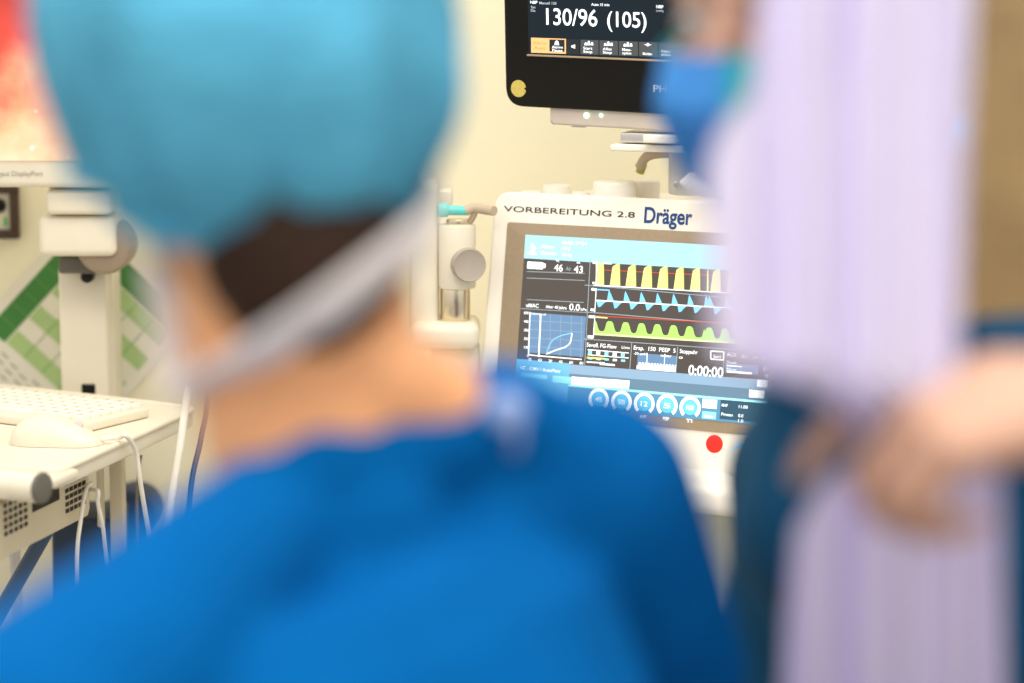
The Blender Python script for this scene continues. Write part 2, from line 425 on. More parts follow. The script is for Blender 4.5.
# computer box and drum under the tray
a = at(47, 523, 3.0); b = at(112, 523, 3.0)
comp = thing('computer_case', ((a.x + b.x) / 2, 3.08, .1175), 'dark blue computer case standing under the cart tray', 'computer')
zt = a.z
cx_ = (a.x + b.x) / 2
mb = MB(); mb.box(Matrix.Translation((cx_, 3.08, (zt + .125) / 2)), (b.x - a.x, .11, zt - .125), .005); mb.build('case', M_navybox, comp)
mb = MB(); mb.box(Matrix.Translation((cx_, 3.024, zt * .8)), (.05, .006, .05), .001); mb.build('drive_slot', M_black, comp)
mb = MB(); mb.box(Matrix.Translation((cx_ + .02, 3.06, .108)), (.16, .20, .018), .004); mb.build('base_shelf', M_ivory, cart)
for sx in (-.025, .025):
    mb = MB(); mb.cyl(V((cx_ + sx, 3.08, .1175)), V((cx_ + sx, 3.08, .127)), .012); mb.build('foot', M_black, comp)

# monitor on the hinge
MY = 3.0
rb = at(235, 188, MY); lb = at(-160, 188, MY); bt = at(0, 188, MY).z
mc = (rb.x + lb.x) / 2; mw = rb.x - lb.x; mh = .36
mon = thing('display_monitor', (mc, MY + .03, bt), 'ivory computer monitor showing a red endoscope picture on the left', 'monitor')
mb = MB(); mb.box(Matrix.Translation((mc, MY + .03, bt + mh / 2)), (mw, .05, mh), .008, 4); mb.build('housing', M_white, mon)
zb = at(0, 160, MY).z
mb = MB(); mb.box(Matrix.Translation((mc, MY + .004, (zb + bt + mh - .02) / 2)), (mw - .03, .003, bt + mh - .02 - zb), .001)
mb.box(Matrix.Translation((mc, MY + .0045, zb - .0004)), (mw - .03, .0035, .0012), 0, mi=0)
mb.build('screen', M_endo, mon)
MM = frame(V((0, MY + .0045, 0)), V((1, 0, 0)), V((0, 0, 1)), V((0, -1, 0)))
a = at(-4, 176, MY + .0045); b = at(43, 176, MY + .0045)
mb = MB(); mb.text('Input DisplayPort', MM, a.x, a.z, b.x - a.x, .0062, z=.0003, off=.004); mb.build('lettering', M_pinkgr, mon)
rbox(45, 112, 190, 215, 3.02, .07, .007, M_white, 'mount_block', mon)
mb = MB(); a = at(80, 200, 3.05); mb.box(Matrix.Translation((a.x, MY + .075, a.z + .052)), (.08, .05, .12), .006); mb.build('mount_bracket', M_ivory, mon)

# keyboard
fd = (A - D); fd.z = 0; fd.normalize()                 # along far edge, to the right
KZ = TZ - .004
k0 = pz(170, 405, TZ + .012) + V((0, 0, .0006))
nrm = V((fd.y, -fd.x, 0)); 
if nrm.y > 0: nrm = -nrm
KL, KW = .305, .125
MK = frame(k0 - fd * (KL / 2 + .022) + nrm * (KW / 2 + .012) - V((0, 0, TZ + .012 - KZ)) , fd, -nrm, V((0, 0, 1)))
kb = thing('computer_keyboard', MK.translation, 'flat white keyboard lying on the ivory tray behind the mouse', 'keyboard')
mb = MB(); mb.box(MK @ Matrix.Translation((0, 0, .006)), (KL, KW, .012), .003); mb.build('keyboard_base', M_white, kb)
mb = MB()
for r_ in range(6):
    n = 15
    for k in range(n):
        if r_ == 0 and 4 < k < 11: continue
        mb.box(MK @ Matrix.Translation((-KL / 2 + .018 + k * .0191, -KW / 2 + .02 + r_ * .019, .0145)), (.016, .0155, .006), .0015, 2)
mb.box(MK @ Matrix.Translation((-KL / 2 + .018 + 7.5 * .0191, -KW / 2 + .02, .0145)), (.1, .0155, .006), .0015, 2)
mb.build('keys', M_vent, kb)
mb = MB()
for r_ in range(6):
    for k in range(15):
        if r_ == 0 and 4 < k < 11: continue
        mb.box(MK @ Matrix.Translation((-KL / 2 + .0165 + k * .0191, -KW / 2 + .022 + r_ * .019, .0177)), (.004, .005, .0006))
mb.build('key_legends', mat('pale_key_print', (.55, .48, .34), rough=.6), kb)

# mouse
mp = pz(57, 443, KZ + .0006)
yw = -.12
MMo = yaw_frame(mp, yw)
mouse = thing('computer_mouse', mp, 'white corded computer mouse on the cart tray', 'mouse')
def mouse_bm(z0f, z1f):
    tb = bmesh.new(); n, m_ = 28, 20; rows = []
    for i in range(n + 1):
        t = i / n; x = -.055 + .11 * t
        w = .031 * (1 - abs(2 * t - 1) ** 3.2) ** .5 * (1 - .12 * math.sin(math.pi * t)) + .0004
        h = .037 * (math.sin(math.pi * min(1, max(0, t)) ** .82)) ** .62 + .0005 if 0 < t < 1 else .001
        h *= (1 - .38 * t ** 1.5)
        rows.append([tb.verts.new((x, w * math.cos(math.pi * k / m_), max(.0, h * math.sin(math.pi * k / m_) ** .8))) for k in range(m_ + 1)])
    for a, b in zip(rows, rows[1:]):
        for k in range(m_): tb.faces.new((a[k], b[k], b[k + 1], a[k + 1]))
        tb.faces.new((a[0], a[m_], b[m_], b[0]))
    bmesh.ops.recalc_face_normals(tb, faces=tb.faces); return tb
mb = MB(); mb.add(mouse_bm(0, 1), MMo); mb.build('mouse_shell', M_white, mouse, smooth=60)
mb = MB(); mb.cyl(MMo @ V((.026, -.003, .0215)), MMo @ V((.026, .003, .0215)), .0055); mb.build('scroll_wheel', M_grey, mouse)
eg = pz(126, 436, TZ + .0065)
mb = MB(); mb.tube([MMo @ V((.052, 0, .006)), MMo @ V((.072, .004, .0075)), eg, *[pp(x_, y_, A + sn * o_, sn) for x_, y_, o_ in ((136, 452, .012), (140, 480, .012), (147, 522, .010), (158, 580, .01))]], .0028, n=10); mb.build('mouse_cord', M_cable, mouse)

def cable(name, pts, r, m, label, grp=None):
    mb = MB(); mb.tube(pts, r, n=10, seg=14); o = mb.build(name, m, base=pts[-1]); return tag(o, label, 'cable', grp)
cable('hanging_cable', [at(212, 215, 2.98), at(200, 320, 2.90), at(188, 390, 2.86), at(181, 440, 2.84), at(170, 512, 2.82), at(165, 620, 2.78), V((-.38, 2.62, .25)), V((-.33, 2.5, .03)), V((-.28, 2.4, .006)), V((-.2, 2.35, .006))], .0048, M_cable, 'thick white cable hanging past the right corner of the cart tray')
cable('hanging_cable', [at(214, 300, 2.98), at(208, 400, 2.94), at(201, 440, 2.92), at(190, 500, 2.88), at(188, 640, 2.84), V((-.30, 2.70, .25)), V((-.24, 2.6, .03)), V((-.2, 2.5, .005)), V((-.1, 2.45, .005))], .0035, M_bcable, 'thin dark blue cable hanging beside the thick white one')
pvh = MPn @ V((-.05, pl(80, 486)[1], .012))
cable('patch_cord', [pv(88, 483) + sn * .004, pv(78, 486) + sn * .012, pv(73, 496) + sn * .014, pv(71, 520) + sn * .012, pv(69, 552) + sn * .01, pv(69, 610) + sn * .01], .0024, M_cable, 'thin white cord hanging straight down from the perforated box')
cable('patch_cord', [pv(84, 489) + sn * .006, pv(77, 490) + sn * .026, pv(77, 502) + sn * .026, pv(82, 525) + sn * .026, pv(90, 553) + sn * .02, pv(97, 610) + sn * .02], .0024, M_cable, 'thin white cord slanting right below the perforated box')
cable('thin_cord', [at(141, 456, 2.95), at(139, 470, 2.97), at(137, 500, 3.0), at(139, 560, 3.0)], .0018, mat('grey_cord', (.25, .22, .18)), 'fine grey cord under the tray behind the mouse cord')
a = at(134, 512, 3.24)
dr = thing('cable_drum', (a.x, 3.24, 0), 'dark round cable drum on a stand behind the cart post', 'cable drum')
mb = MB(); mb.cyl(V((a.x, 3.205, a.z)), V((a.x, 3.28, a.z)), .037, bev=.008); mb.build('drum', M_navybox, dr)
mb = MB(); mb.box(Matrix.Translation((a.x, 3.245, (a.z - .03) / 2)), (.03, .06, a.z - .03), .004); mb.build('stand', M_navybox, dr)

# ------------------------------------------------------------------ ventilator (display centre, yaw and tilt solved from the photo)
def disp_frame(c, yaw, tilt, roll=0.):
    r = V((math.cos(yaw), math.sin(yaw), 0)); b = V((-math.sin(yaw), math.cos(yaw), 0))
    u = V((0, 0, math.cos(tilt))) + b * math.sin(tilt); n = r.cross(u)
    r2 = r * math.cos(roll) - u * math.sin(roll); u2 = u * math.cos(roll) + r * math.sin(roll)
    return frame(c, r2, u2, n)
YV = R(-27.7)
MV = disp_frame(V((.1555, 2.8515, 1.0905)), YV, R(8.7))
LW, LH = .33, .206
NV = MV.to_3x3() @ V((0, 0, 1)); MV.translation -= NV * .009; MVi = MV.inverted()
def LV(px, py):
    v = MVi @ pp(px, py, MV.translation + NV * .009, NV); return (v.x, v.y)
MB0 = yaw_frame(V((MV.translation.x, MV.translation.y, 0)), YV)        # level frame under the display; local -y faces the viewer
vent = thing('anaesthesia_ventilator', (MV.translation.x, MV.translation.y, 0), 'white anaesthesia ventilator with a lit waveform screen in the centre', 'ventilator')
hx0, hx1, hy0, hy1 = -LW / 2 - .049, LW / 2 + .050, -LH / 2 - .066, LH / 2 + .052
mb = MB()
hp = round_poly([(hx0 - .004, hy0), (hx1 + .004, hy0), (hx1, hy1), (hx0, hy1)], .022)
mb.prism(hp, -.11, .006, MV, .005, 4); hs = mb.build('display_housing', M_vent, vent)
bz = round_poly([(-LW / 2 - .027, -LH / 2 - .013), (LW / 2 + .027, -LH / 2 - .013), (LW / 2 + .027, LH / 2 + .0145), (-LW / 2 - .027, LH / 2 + .0145)], .004)
mb = MB(); mb.prism(bz, 0, .0085, MV, .001); mb.build('bezel', M_taupe, vent)
mb = MB(); a = LV(503, 208); b = LV(634, 208)
x0, y0 = LV(503, 207); x1, _ = LV(634, 215)
mb.text('VORBEREITUNG 2.8', MV, x0, hy1 - .0245, x1 - x0, .0068, z=.0066, off=.004); mb.build('lettering', M_ink, vent)
x0, y0 = LV(643, 222); x1, y1 = LV(691, 224)
mb = MB(); mb.text('Dräger', MV, x0, LH / 2 + .0225, x1 - x0, .0185, z=.0066, off=.02)
mb.build('logo', M_dblue, vent)
x, y = LV(713.5, 444)
mb = MB(); mb.cyl(MV @ V((x, y, .005)), MV @ V((x, y, .0072)), .0105, bev=.0004); mb.build('red_dot', M_red, vent)
x, y = LV(746, 463)
mb = MB(); mb.lathe([(0, .006), (.019, .006), (.019, .020), (.017, .024), (.010, .025), (0, .025)], MV @ Matrix.Translation((x, y, 0))); kn = mb.build('rotary_knob', M_vent, vent)
mb = MB(); mb.lathe([(.019, .0062), (.0225, .0062), (.0225, .0085), (.019, .0085)], MV @ Matrix.Translation((x, y, 0))); mb.build('light_ring', glow('blue_ring', (90, 190, 255), 1.6), kn)
# lit screen
G = {}
gm = []
def gl(name, rgb, s=1.):
    if name not in G: G[name] = len(gm); gm.append(glow('screen_' + name, rgb, s))
    return G[name]
ZS = .0090
def st(s, t): return (-LW / 2 + LW * s, LH / 2 - LH * t)
def rect(mb, s0, t0, s1, t1, mi, z=.0002): mb.quad([(*st(a, b), ZS + z) for a, b in ((s0, t1), (s1, t1), (s1, t0), (s0, t0))], MV, mi)
def pq(mb, x0, y0, x1, y1, mi, z=.0006):                 # rectangle on the screen from its corners
    a, b = LV(x0, y0), LV(x1, y1); mb.quad([(a[0], b[1], ZS + z), (b[0], b[1], ZS + z), (b[0], a[1], ZS + z), (a[0], a[1], ZS + z)], MV, mi)
def pstroke(mb, pts, w, mi, z=.0008): mb.stroke([LV(p[0], p[1]) for p in pts], w, MV, ZS + z, mi)
def ptext(mb, s, x0, y0, x1, hpx, mi, z=.0010, off=.01):
    a = LV(x0, y0); b = LV(x1, y0); mb.text(s, MV, a[0], a[1], b[0] - a[0], hpx / 830, ZS + z, mi, off)
mb = MB(); dk_glare = gl('dark', (86, 79, 73), .9)  # glare on the display is painted into this washed-out dark grey
mb.prism([st(0, 1), st(1, 1), st(1, 0), st(0, 0)], .006, ZS, MV, mi=dk_glare)
rect(mb, 0, 0, 1, .140, gl('top', (185, 238, 255), .82))
rect(mb, 0, .745, 1, .80, gl('band1', (150, 180, 205), .9))
rect(mb, 0, .80, 1, .865, gl('band2', (110, 140, 160), .9))
rect(mb, 0, .875, 1, 1., gl('band3', (95, 150, 180), .95))
rect(mb, 0, .862, 1, .876, gl('line', (170, 240, 250), 1.1))
rect(mb, 0, .74, .22, 1, gl('band4', (120, 190, 225), .95), .0003)
sc_ = mb.build('screen', list(gm), vent)
# frames, text, boxes
gm.clear(); G.clear(); mb = MB(); wt = gl('white', (250, 255, 255), 1.25); ln = gl('rule', (165, 180, 185), .9); cy = gl('cyan', (150, 225, 245), 1.1); sl = gl('slate', (112, 145, 180), .9); bl = gl('navy', (60, 95, 115), .8); ye = gl('lime', (225, 240, 120), 1.)
for p in ([(590.5, 259), (585, 365)], [(585, 285), (720, 297)], [(586, 312), (720, 323)], [(584, 339), (770, 352)], [(632, 343), (630, 370)], [(678, 347), (676, 373)], [(725, 351), (723, 376)]): pstroke(mb, p, .0009, ln)
for p in ([(527, 271.5), (585, 273.5)], [(527, 278), (585, 280.5)], [(527, 299.5), (584, 302.5)], [(521, 308.5), (587, 312.5)]): pstroke(mb, p, .0008, ln)
pq(mb, 527.8, 261.5, 543, 269.5, wt); pq(mb, 543, 263.5, 545.6, 268, wt)
ptext(mb, '46', 554.4, 271, 563, 7, wt); ptext(mb, '43', 574, 272.5, 583, 7, wt); ptext(mb, 'Vt', 556, 262, 559.5, 2.6, wt); ptext(mb, 'et', 577, 263.5, 580.5, 2.6, wt); ptext(mb, 'Air', 566, 270.5, 571.5, 4, ln)
ptext(mb, 'xMAC', 526, 307, 539, 4, wt); ptext(mb, 'Alter 40 Jahre', 546, 308, 567, 3, wt); ptext(mb, '0.0', 569.5, 310, 580, 6.5, wt); ptext(mb, 'kPa', 581, 310.5, 587, 2.5, wt)
pq(mb, 530.2, 312.5, 583.5, 357, sl, .0004)
ptext(mb, 'Volumen ml', 531, 314.5, 546, 2.2, wt)
for k in range(1, 6): pstroke(mb, [(530 + 10.4 * k, 313 + .6 * k), (529 + 10.4 * k, 355 + .6 * k)], .0005, ln, .0006)
for k in range(1, 5): pstroke(mb, [(530, 312 + 8.6 * k), (583.5, 315 + 8.6 * k)], .0005, ln, .0006)
for k in range(6): ptext(mb, ['500', '400', '300', '200', '100', '0'][k], 524.2 if k < 5 else 527.3, 314 + 8.6 * k, 529, 2.6, wt)
for k, s in enumerate(['-20', '0', '20', '40', '60', '80']): ptext(mb, s, 528 + 10.4 * k, 360.5 + .75 * k, 531.6 + 10.4 * k, 2.6, wt)
pstroke(mb, [(530.3, 312), (528.8, 355)], .0013, wt); pstroke(mb, [(529, 355), (582, 359.5)], .0013, wt); pstroke(mb, [(541, 314), (539, 357)], .0018, wt)
ptext(mb, 'VC - CMV / AutoFlow', 520, 369.5, 561, 3.4, wt)
pq(mb, 521, 373, 547, 379.5, cy); pq(mb, 553, 375.5, 571, 384, cy)
for k in range(3): pq(mb, 571.8 + 19.5 * k, 376.5 + 1.3 * k, 590.2 + 19.5 * k, 386.5 + 1.3 * k, wt)
# head line
ptext(mb, 'Dr', 531, 253, 536, 9, wt, off=.05); ptext(mb, 'Mann', 527.5, 254.5, 537, 3, wt); ptext(mb, 'Alter', 541, 248, 555, 3.4, wt); ptext(mb, 'Gewicht', 541, 254.5, 557, 3.4, wt); ptext(mb, '08.03. 09:24', 562.5, 244, 587, 3.2, wt); ptext(mb, '40 J', 562, 249.5, 570, 3, wt); ptext(mb, '75 kg', 562, 256, 572, 3, wt)
# lower boxes
ptext(mb, 'Sevofl. FG-Flow', 587, 346.5, 617, 4, wt); ptext(mb, 'L/min', 622, 348.5, 630, 2.6, wt)
for r_ in range(2):
    for k in range(5): pq(mb, 588.5 + 8.2 * k, 350 + 7.0 * r_ + .6 * k, 590.5 + 8.2 * k + (2 if r_ else 1.5), 354.5 + 5 * r_ + .6 * k, wt if k % 2 else cy)
pstroke(mb, [(588, 349.6), (629, 353)], .001, wt); pstroke(mb, [(588, 354.8), (629, 358)], .001, wt); pstroke(mb, [(587, 357.5), (605, 358.8)], .002, ye); pstroke(mb, [(587, 362), (605, 363)], .0015, wt); pq(mb, 600, 363, 615, 366, wt)
ptext(mb, 'Ersp.  150  PEEP  5', 634, 349.5, 676, 4, wt)
pq(mb, 638, 353, 676, 370.5, sl, .0004)
pts = []
for k in range(40):
    x = 637 + k; pts.append((x, 366 + .08 * k - (2.8 if k % 3 else .8) + 1.4 * math.sin(k * 2.1)))
for a, b in zip(pts, pts[1:]): pq(mb, a[0], a[1], a[0] + 1.3, 369.2 + .08 * (a[0] - 637), wt)
pstroke(mb, [(647.5, 353), (647, 366)], .0009, wt); pstroke(mb, [(665, 354), (664.5, 368)], .0009, wt); ptext(mb, '-20 cmH', 634, 354.5, 647, 2.6, wt); ptext(mb, 'mbar', 661, 356.5, 672, 2.6, wt)
ptext(mb, 'Stoppuhr', 680, 353, 698, 4, wt); ptext(mb, 'o', 679, 358.5, 683, 3, wt); ptext(mb, '0:00:00', 688.5, 374.5, 723.5, 9.5, wt, off=.02)
for p in ([(711, 351), (724, 352)], [(724, 352), (723.6, 360)], [(723.6, 360), (711, 359)], [(711, 359), (711, 351)]): pstroke(mb, p, .0016, wt)
ptext(mb, 'Start', 713.5, 357.5, 721.5, 2.8, wt)
ptext(mb, 'AUX', 727, 356.2, 737, 4, wt); ptext(mb, 'Blr   44  80', 742, 358, 767, 3, wt)
pq(mb, 726, 363, 758, 375, sl, .0004); pq(mb, 727, 365, 742, 367.5, wt); pq(mb, 727, 370.5, 752, 374.5, wt); ptext(mb, 'Druck', 727, 363.5, 737, 2.6, wt); ptext(mb, 'Flow', 727, 370, 737, 2.2, wt)
ptext(mb, '21', 763, 370.5, 768, 3.5, wt); ptext(mb, '0', 765, 377.5, 768, 3.2, wt)
for y in (338, 345): ptext(mb, '21   0', 738, y, 764, 3, gl('tinygreen', (110, 190, 70), .8))
pq(mb, 757.5, 379.5, 767, 387.5, wt); pq(mb, 749.5, 389.5, 764, 398.5, wt)
pq(mb, 702.8, 398.7, 716.8, 409, wt); pq(mb, 702.5, 411, 716, 419.5, cy); ptext(mb, 'Mehr', 704.5, 417.5, 714, 3, wt)
pq(mb, 721, 399.5, 765, 423, bl, .0004); ptext(mb, 'MAP', 722, 406.5, 728, 3, wt); ptext(mb, '11.00', 739, 408, 748, 3, wt); ptext(mb, 'Pmean', 721.5, 415.5, 733, 3, wt); ptext(mb, '0.0', 738.5, 417, 743.5, 3, wt); ptext(mb, '1.0', 738.5, 422, 743.5, 3, wt)
mb.build('screen_text', list(gm), sc_, smooth=40)
# dials
for k, (x, y) in enumerate([(599, 399.5), (621.7, 402), (644.5, 403.8), (667.3, 405.6), (690.4, 407.6)]):
    gm.clear(); G.clear(); mb = MB(); wt = gl('white', (250, 255, 255), 1.25); cy = gl('dial_blue', (110, 205, 235), 1.05)
    cx, cy_ = LV(x, y); r = .0115
    mb.stroke([(cx + r * math.cos(a), cy_ + r * math.sin(a)) for a in (R(-50 + 280 * i / 32) for i in range(33))], .0042, MV, ZS + .0009, wt)
    mb.quad([(cx + .0088 * math.cos(a), cy_ + .0088 * math.sin(a), ZS + .0007) for a in (2 * math.pi * i / 24 for i in range(24))], MV, cy)
    mb.text(['45', '500', '12', '5', '100'][k], MV, cx - .0045, cy_ - .003, .009, .006, ZS + .0011, wt, .02)
    mb.text(['O2', 'VT', 'RF', 'PEEP', 'Ti'][k], MV, cx - .004, cy_ - .0175, .008, .004, ZS + .0011, wt, .02)
    mb.build('dial_icon', list(gm), sc_)
# waveforms (measured in a 6.827x enlargement whose corner is at 580, 250)
def W(x, y): return LV(580 + x / 6.827, 250 + y / 6.827)
def area(mb, top, bot, mi, z=.0007):
    for (a, b), (c, d) in zip(zip(top, bot), list(zip(top, bot))[1:]):
        pts = [W(*b), W(*d), W(*c), W(*a)]
        mb.quad([(p[0], p[1], ZS + z) for p in pts], MV, mi)
gm.clear(); G.clear(); mb = MB(); yl = gl('yellow', (250, 240, 140), 1.05); ol = gl('olive', (170, 180, 40), .9); rd = gl('redline', (215, 80, 50), .9); wt = gl('white', (250, 255, 255), 1.25)
bY = lambda x: 240 + (x - 110) * .0592
tY = lambda x: 84 + (x - 110) * .052
for x0, x1 in ((110, 165), (205, 275), (312, 384), (418, 492), (528, 602), (640, 711), (752, 822), (866, 879), (890, 962), (1000, 1070)):
    xs = [x0 + (x1 - x0) * k / 14 for k in range(15)]; top = []
    for x in xs:
        t = (x - x0) / (x1 - x0)
        hgt = (min(1, t / .26) * .70 + .30 * (1 - (1 - t) ** 2)) if x0 > 110 else 1 - .03 * t
        if t > .96: hgt = .02
        top.append((x, bY(x) - (bY(x) - tY(x)) * hgt))
    area(mb, top, [(x, bY(x)) for x in xs], yl)
    if x1 - x0 > 20: mb.stroke([W(x1 - 1, tY(x1) + 4), W(x1 + 1, bY(x1))], .0008, MV, ZS + .0008, ol)
mb.stroke([W(165, 137), W(1070, 182)], .0010, MV, ZS + .0006, rd)
mb.stroke([W(95, 240), W(1075, 297)], .0012, MV, ZS + .0009, wt)
mb.stroke([W(120, 75), W(110, 240)], .0010, MV, ZS + .0009, wt)
mb.stroke([W(90, 85), W(120, 87)], .003, MV, ZS + .001, wt); mb.stroke([W(160, 90), W(220, 94)], .0016, MV, ZS + .001, wt); mb.stroke([W(88, 225), W(105, 226)], .0025, MV, ZS + .001, wt)
mb.build('pressure_waveform', list(gm), sc_)
gm.clear(); G.clear(); mb = MB(); bu = gl('skyblue', (130, 205, 250), 1.1); wt = gl('white', (250, 255, 255), 1.25)
b0 = lambda x: 344 + (x - 110) * .0575
pk = [200, 312, 420, 530, 640, 748, 862, 884, 1000]
for i, x in enumerate(pk):
    xs = [x - 14, x - 5, x, x + 8, x + 20, x + 34]; hs_ = [0, 60, 76, 60, 34, 0]
    area(mb, [(a, b0(a) - h) for a, h in zip(xs, hs_)], [(a, b0(a)) for a in xs], bu)
    if x in (862,): continue
    xs = [x + 26, x + 36, x + 52, x + 68, x + 84, x + 98]; hs_ = [0, 48, 44, 24, 8, 0]
    area(mb, [(a, b0(a)) for a in xs], [(a, b0(a) + h) for a, h in zip(xs, hs_)], bu)
xs = [112, 126, 142, 165, 190]; area(mb, [(a, b0(a)) for a in xs], [(a, b0(a) + h) for a, h in zip(xs, [0, 46, 42, 16, 0])], bu)
mb.stroke([W(110, 344), W(1075, 399)], .0014, MV, ZS + .0009, wt); mb.stroke([W(113, 262), W(103, 425)], .0010, MV, ZS + .0009, wt); mb.stroke([W(118, 270), W(205, 275)], .0016, MV, ZS + .001, bu)
mb.stroke([W(80, 268), W(112, 270)], .003, MV, ZS + .001, wt); mb.stroke([W(75, 408), W(100, 410)], .003, MV, ZS + .001, wt)
mb.build('flow_waveform', list(gm), sc_)
gm.clear(); G.clear(); mb = MB(); gr_ = gl('green', (175, 230, 110), 1.05); wt = gl('white', (250, 255, 255), 1.25); rd = gl('redline', (215, 80, 50), .9); li = gl('palelime', (225, 250, 170), 1.1)
b0 = lambda x: 577 + (x - 95) * .0635
xs = list(range(98, 1075, 3)); top = []
for x in xs:
    h = 26
    for p in (92, 205, 314, 422, 530, 640, 750, 850, 884, 990):
        d = abs(x - p); wd = 30 if p != 850 else 8
        h = max(h, 26 + 72 / (1 + math.exp((d - wd * .95) / 4.5)))
    top.append((x, b0(x) - h))
area(mb, top, [(x, b0(x)) for x in xs], gr_)
mb.stroke([W(95, 573), W(1075, 635)], .0022, MV, ZS + .0008, li)
mb.stroke([W(110, 450), W(1075, 503)], .0012, MV, ZS + .0008, rd); mb.stroke([W(104, 448), W(93, 600)], .0011, MV, ZS + .0009, wt)
mb.stroke([W(62, 455), W(100, 457)], .003, MV, ZS + .001, wt); mb.stroke([W(55, 592), W(92, 595)], .0035, MV, ZS + .001, wt); mb.stroke([W(110, 458), W(190, 464)], .0014, MV, ZS + .001, li)
mb.build('volume_waveform', list(gm), sc_)
gm.clear(); G.clear(); mb = MB(); wt = gl('white', (250, 255, 255), 1.25); bu = gl('skyblue', (130, 205, 250), 1.1)
def Lp(x, y): return (515 + x / 8.54, 295 + y / 8.54)
pstroke(mb, catmull([V((*Lp(x, y), 0)) for x, y in ((272, 500), (297, 430), (330, 382), (400, 347), (488, 325))], 6), .0012, bu, .001)
pstroke(mb, catmull([V((*Lp(x, y), 0)) for x, y in ((272, 504), (350, 472), (430, 445), (470, 413), (484, 370), (490, 326))], 6), .0014, wt, .0011)
mb.build('loop_curve', list(gm), sc_)

# ventilator body below and behind the display
mb = MB()
mb.box(MB0 @ Matrix.Translation((.03, .19, .50)), (.50, .34, .80), .02, 4)
mb.build('body', mat('pale_green_grey_body', (.62, .62, .52), rough=.45), vent)
mb = MB(); mb.box(MB0 @ Matrix.Translation((-.03, .13, .912)), (.70, .48, .035), .012, 4); mb.build('worktop', M_vent, vent)
mb = MB(); mb.box(MB0 @ Matrix.Translation((0, .13, 1.00)), (.30, .12, .16), .015, 4); mb.build('neck', M_vent, vent)
mb = MB()
for k in range(3): mb.box(MB0 @ Matrix.Translation((.03, .018, .30 + .19 * k)), (.44, .012, .17), .005, 3)
mb.build('drawer', M_vent, vent)
mb = MB(); mb.box(MB0 @ Matrix.Translation((.03, .17, .085)), (.54, .46, .05), .012, 3); mb.build('base', M_grey, vent)
for sx in (-.2, .26):
    for sy in (0., .34):
        c = MB0 @ V((sx, sy, .033)); d = MB0.to_3x3() @ V((.014, 0, 0)); mb = MB(); mb.cyl(c - d, c + d, .033); mb.build('caster', M_dgrey, vent)
# flat top plate behind the display and the caps on it
def tp(px, py, dz=0.): return pz(px, py, TOPZ + dz)
TOPZ = (MV @ V((0, hy1, -.05))).z - .006
mb = MB(); mb.box(MB0 @ Matrix.Translation((.0, .15, TOPZ - .02)), (hx1 - hx0 - .03, .19, .04), .012, 4)
mb.box(MB0 @ Matrix.Translation((.0, .17, TOPZ - .17)), (.26, .12, .30), .012, 4); mb.build('top_plate', M_vent, vent)
def cap(px0, px1, d, h, name='cap'):
    c = at((px0 + px1) / 2, 190, d); r = (px1 - px0) / 2 * d / F
    mb = MB(); mb.cyl(V((c.x, d, TOPZ - .004)), V((c.x, d, TOPZ + h)), r, bev=.003); return mb.build(name, M_vent, vent)
cap(593, 637, 2.93, .030); cap(634, 660, 2.965, .028); cap(543, 571, 3.0, .020); cap(571, 590, 2.97, .014); cap(520, 542, 3.0, .012)

# ------------------------------------------------------------------ patient monitor on its mount
PO = at(505.5, 106, 2.94)
YP = R(-29)
MP = disp_frame(PO, YP, R(-4.5), .022)
MPi = MP.inverted(); NP = MP.to_3x3() @ V((0, 0, 1))
def LP(px, py):
    v = MPi @ pp(px, py, MP.translation, NP); return (v.x, v.y)
PWd, PHt = .42, .31
c = MP @ V((PWd / 2, 0, -.03))
pm = thing('patient_monitor', c, 'black patient monitor reading 130/96 above the ventilator', 'monitor')
mb = MB(); mb.prism(round_poly([(0, 0), (PWd, 0), (PWd, PHt), (0, PHt)], .024, 8), -.05, 0, MP, .003); mb.build('housing', M_black, pm)
gm.clear(); G.clear(); mb = MB(); nv = gl('night', (24, 36, 44), .8)
x0, y0 = LP(529, 54)
mb.prism([(x0, y0), (PWd - .028, y0), (PWd - .028, PHt - .02), (x0, PHt - .02)], -.002, .0008, MP, mi=nv)
scn = mb.build('screen', list(gm), pm)
mb = MB(); mb.box(MP @ Matrix.Translation(((x0 + PWd - .028) / 2, y0 - .0012, .001)), (PWd - .028 - x0 + .004, .0022, .003), .0006)
mb.build('screen_edge', mat('brass_edge', (.42, .32, .2), rough=.4), pm)
gm.clear(); G.clear(); mb = MB(); wt = gl('white', (245, 245, 245), 1.2); gy = gl('soft', (190, 200, 205), 1.); og = gl('orange', (250, 190, 125), 1.); bt_ = gl('button', (84, 86, 86), .85); bd = gl('shade', (45, 50, 52), .8); or2 = gl('amber', (215, 150, 85), 1.)
def qp(x0, y0, x1, y1, mi, z=.0013):
    ps = [LP(x0, y1), LP(x1, y1 + (x1 - x0) * .035), LP(x1, y0 + (x1 - x0) * .035), LP(x0, y0)]
    mb.quad([(p[0], p[1], z) for p in ps], MP, mi)
def tP(s, x0, y, x1, hpx, mi, off=.01, z=.0017):
    a = LP(x0, y); b = LP(x1, y + (x1 - x0) * .036); mb.text(s, MP, a[0], a[1], b[0] - a[0], hpx / 840, z, mi, off)
tP('130/96', 547, 24.3, 598, 16.4, wt, .008); tP('(105)', 608, 26.3, 647, 15, wt, .008)
tP('NBP', 531, 3.5, 538, 3, wt); tP('Manuell 120', 540, 4, 557, 2.6, gy); tP('Sys', 531.5, 8, 536, 2.4, gy); tP('Dia', 531.5, 11.5, 536, 2.4, gy); tP('Auto 15 min', 592, 5.5, 610, 2.6, wt); tP('NBP', 657, 8, 664, 3, wt); tP('mmHg', 657, 11.5, 664, 2, gy)
qp(531.6, 37.5, 566.5, 52.5, og); qp(550, 39.2, 565.2, 51.2, bd, .0016)
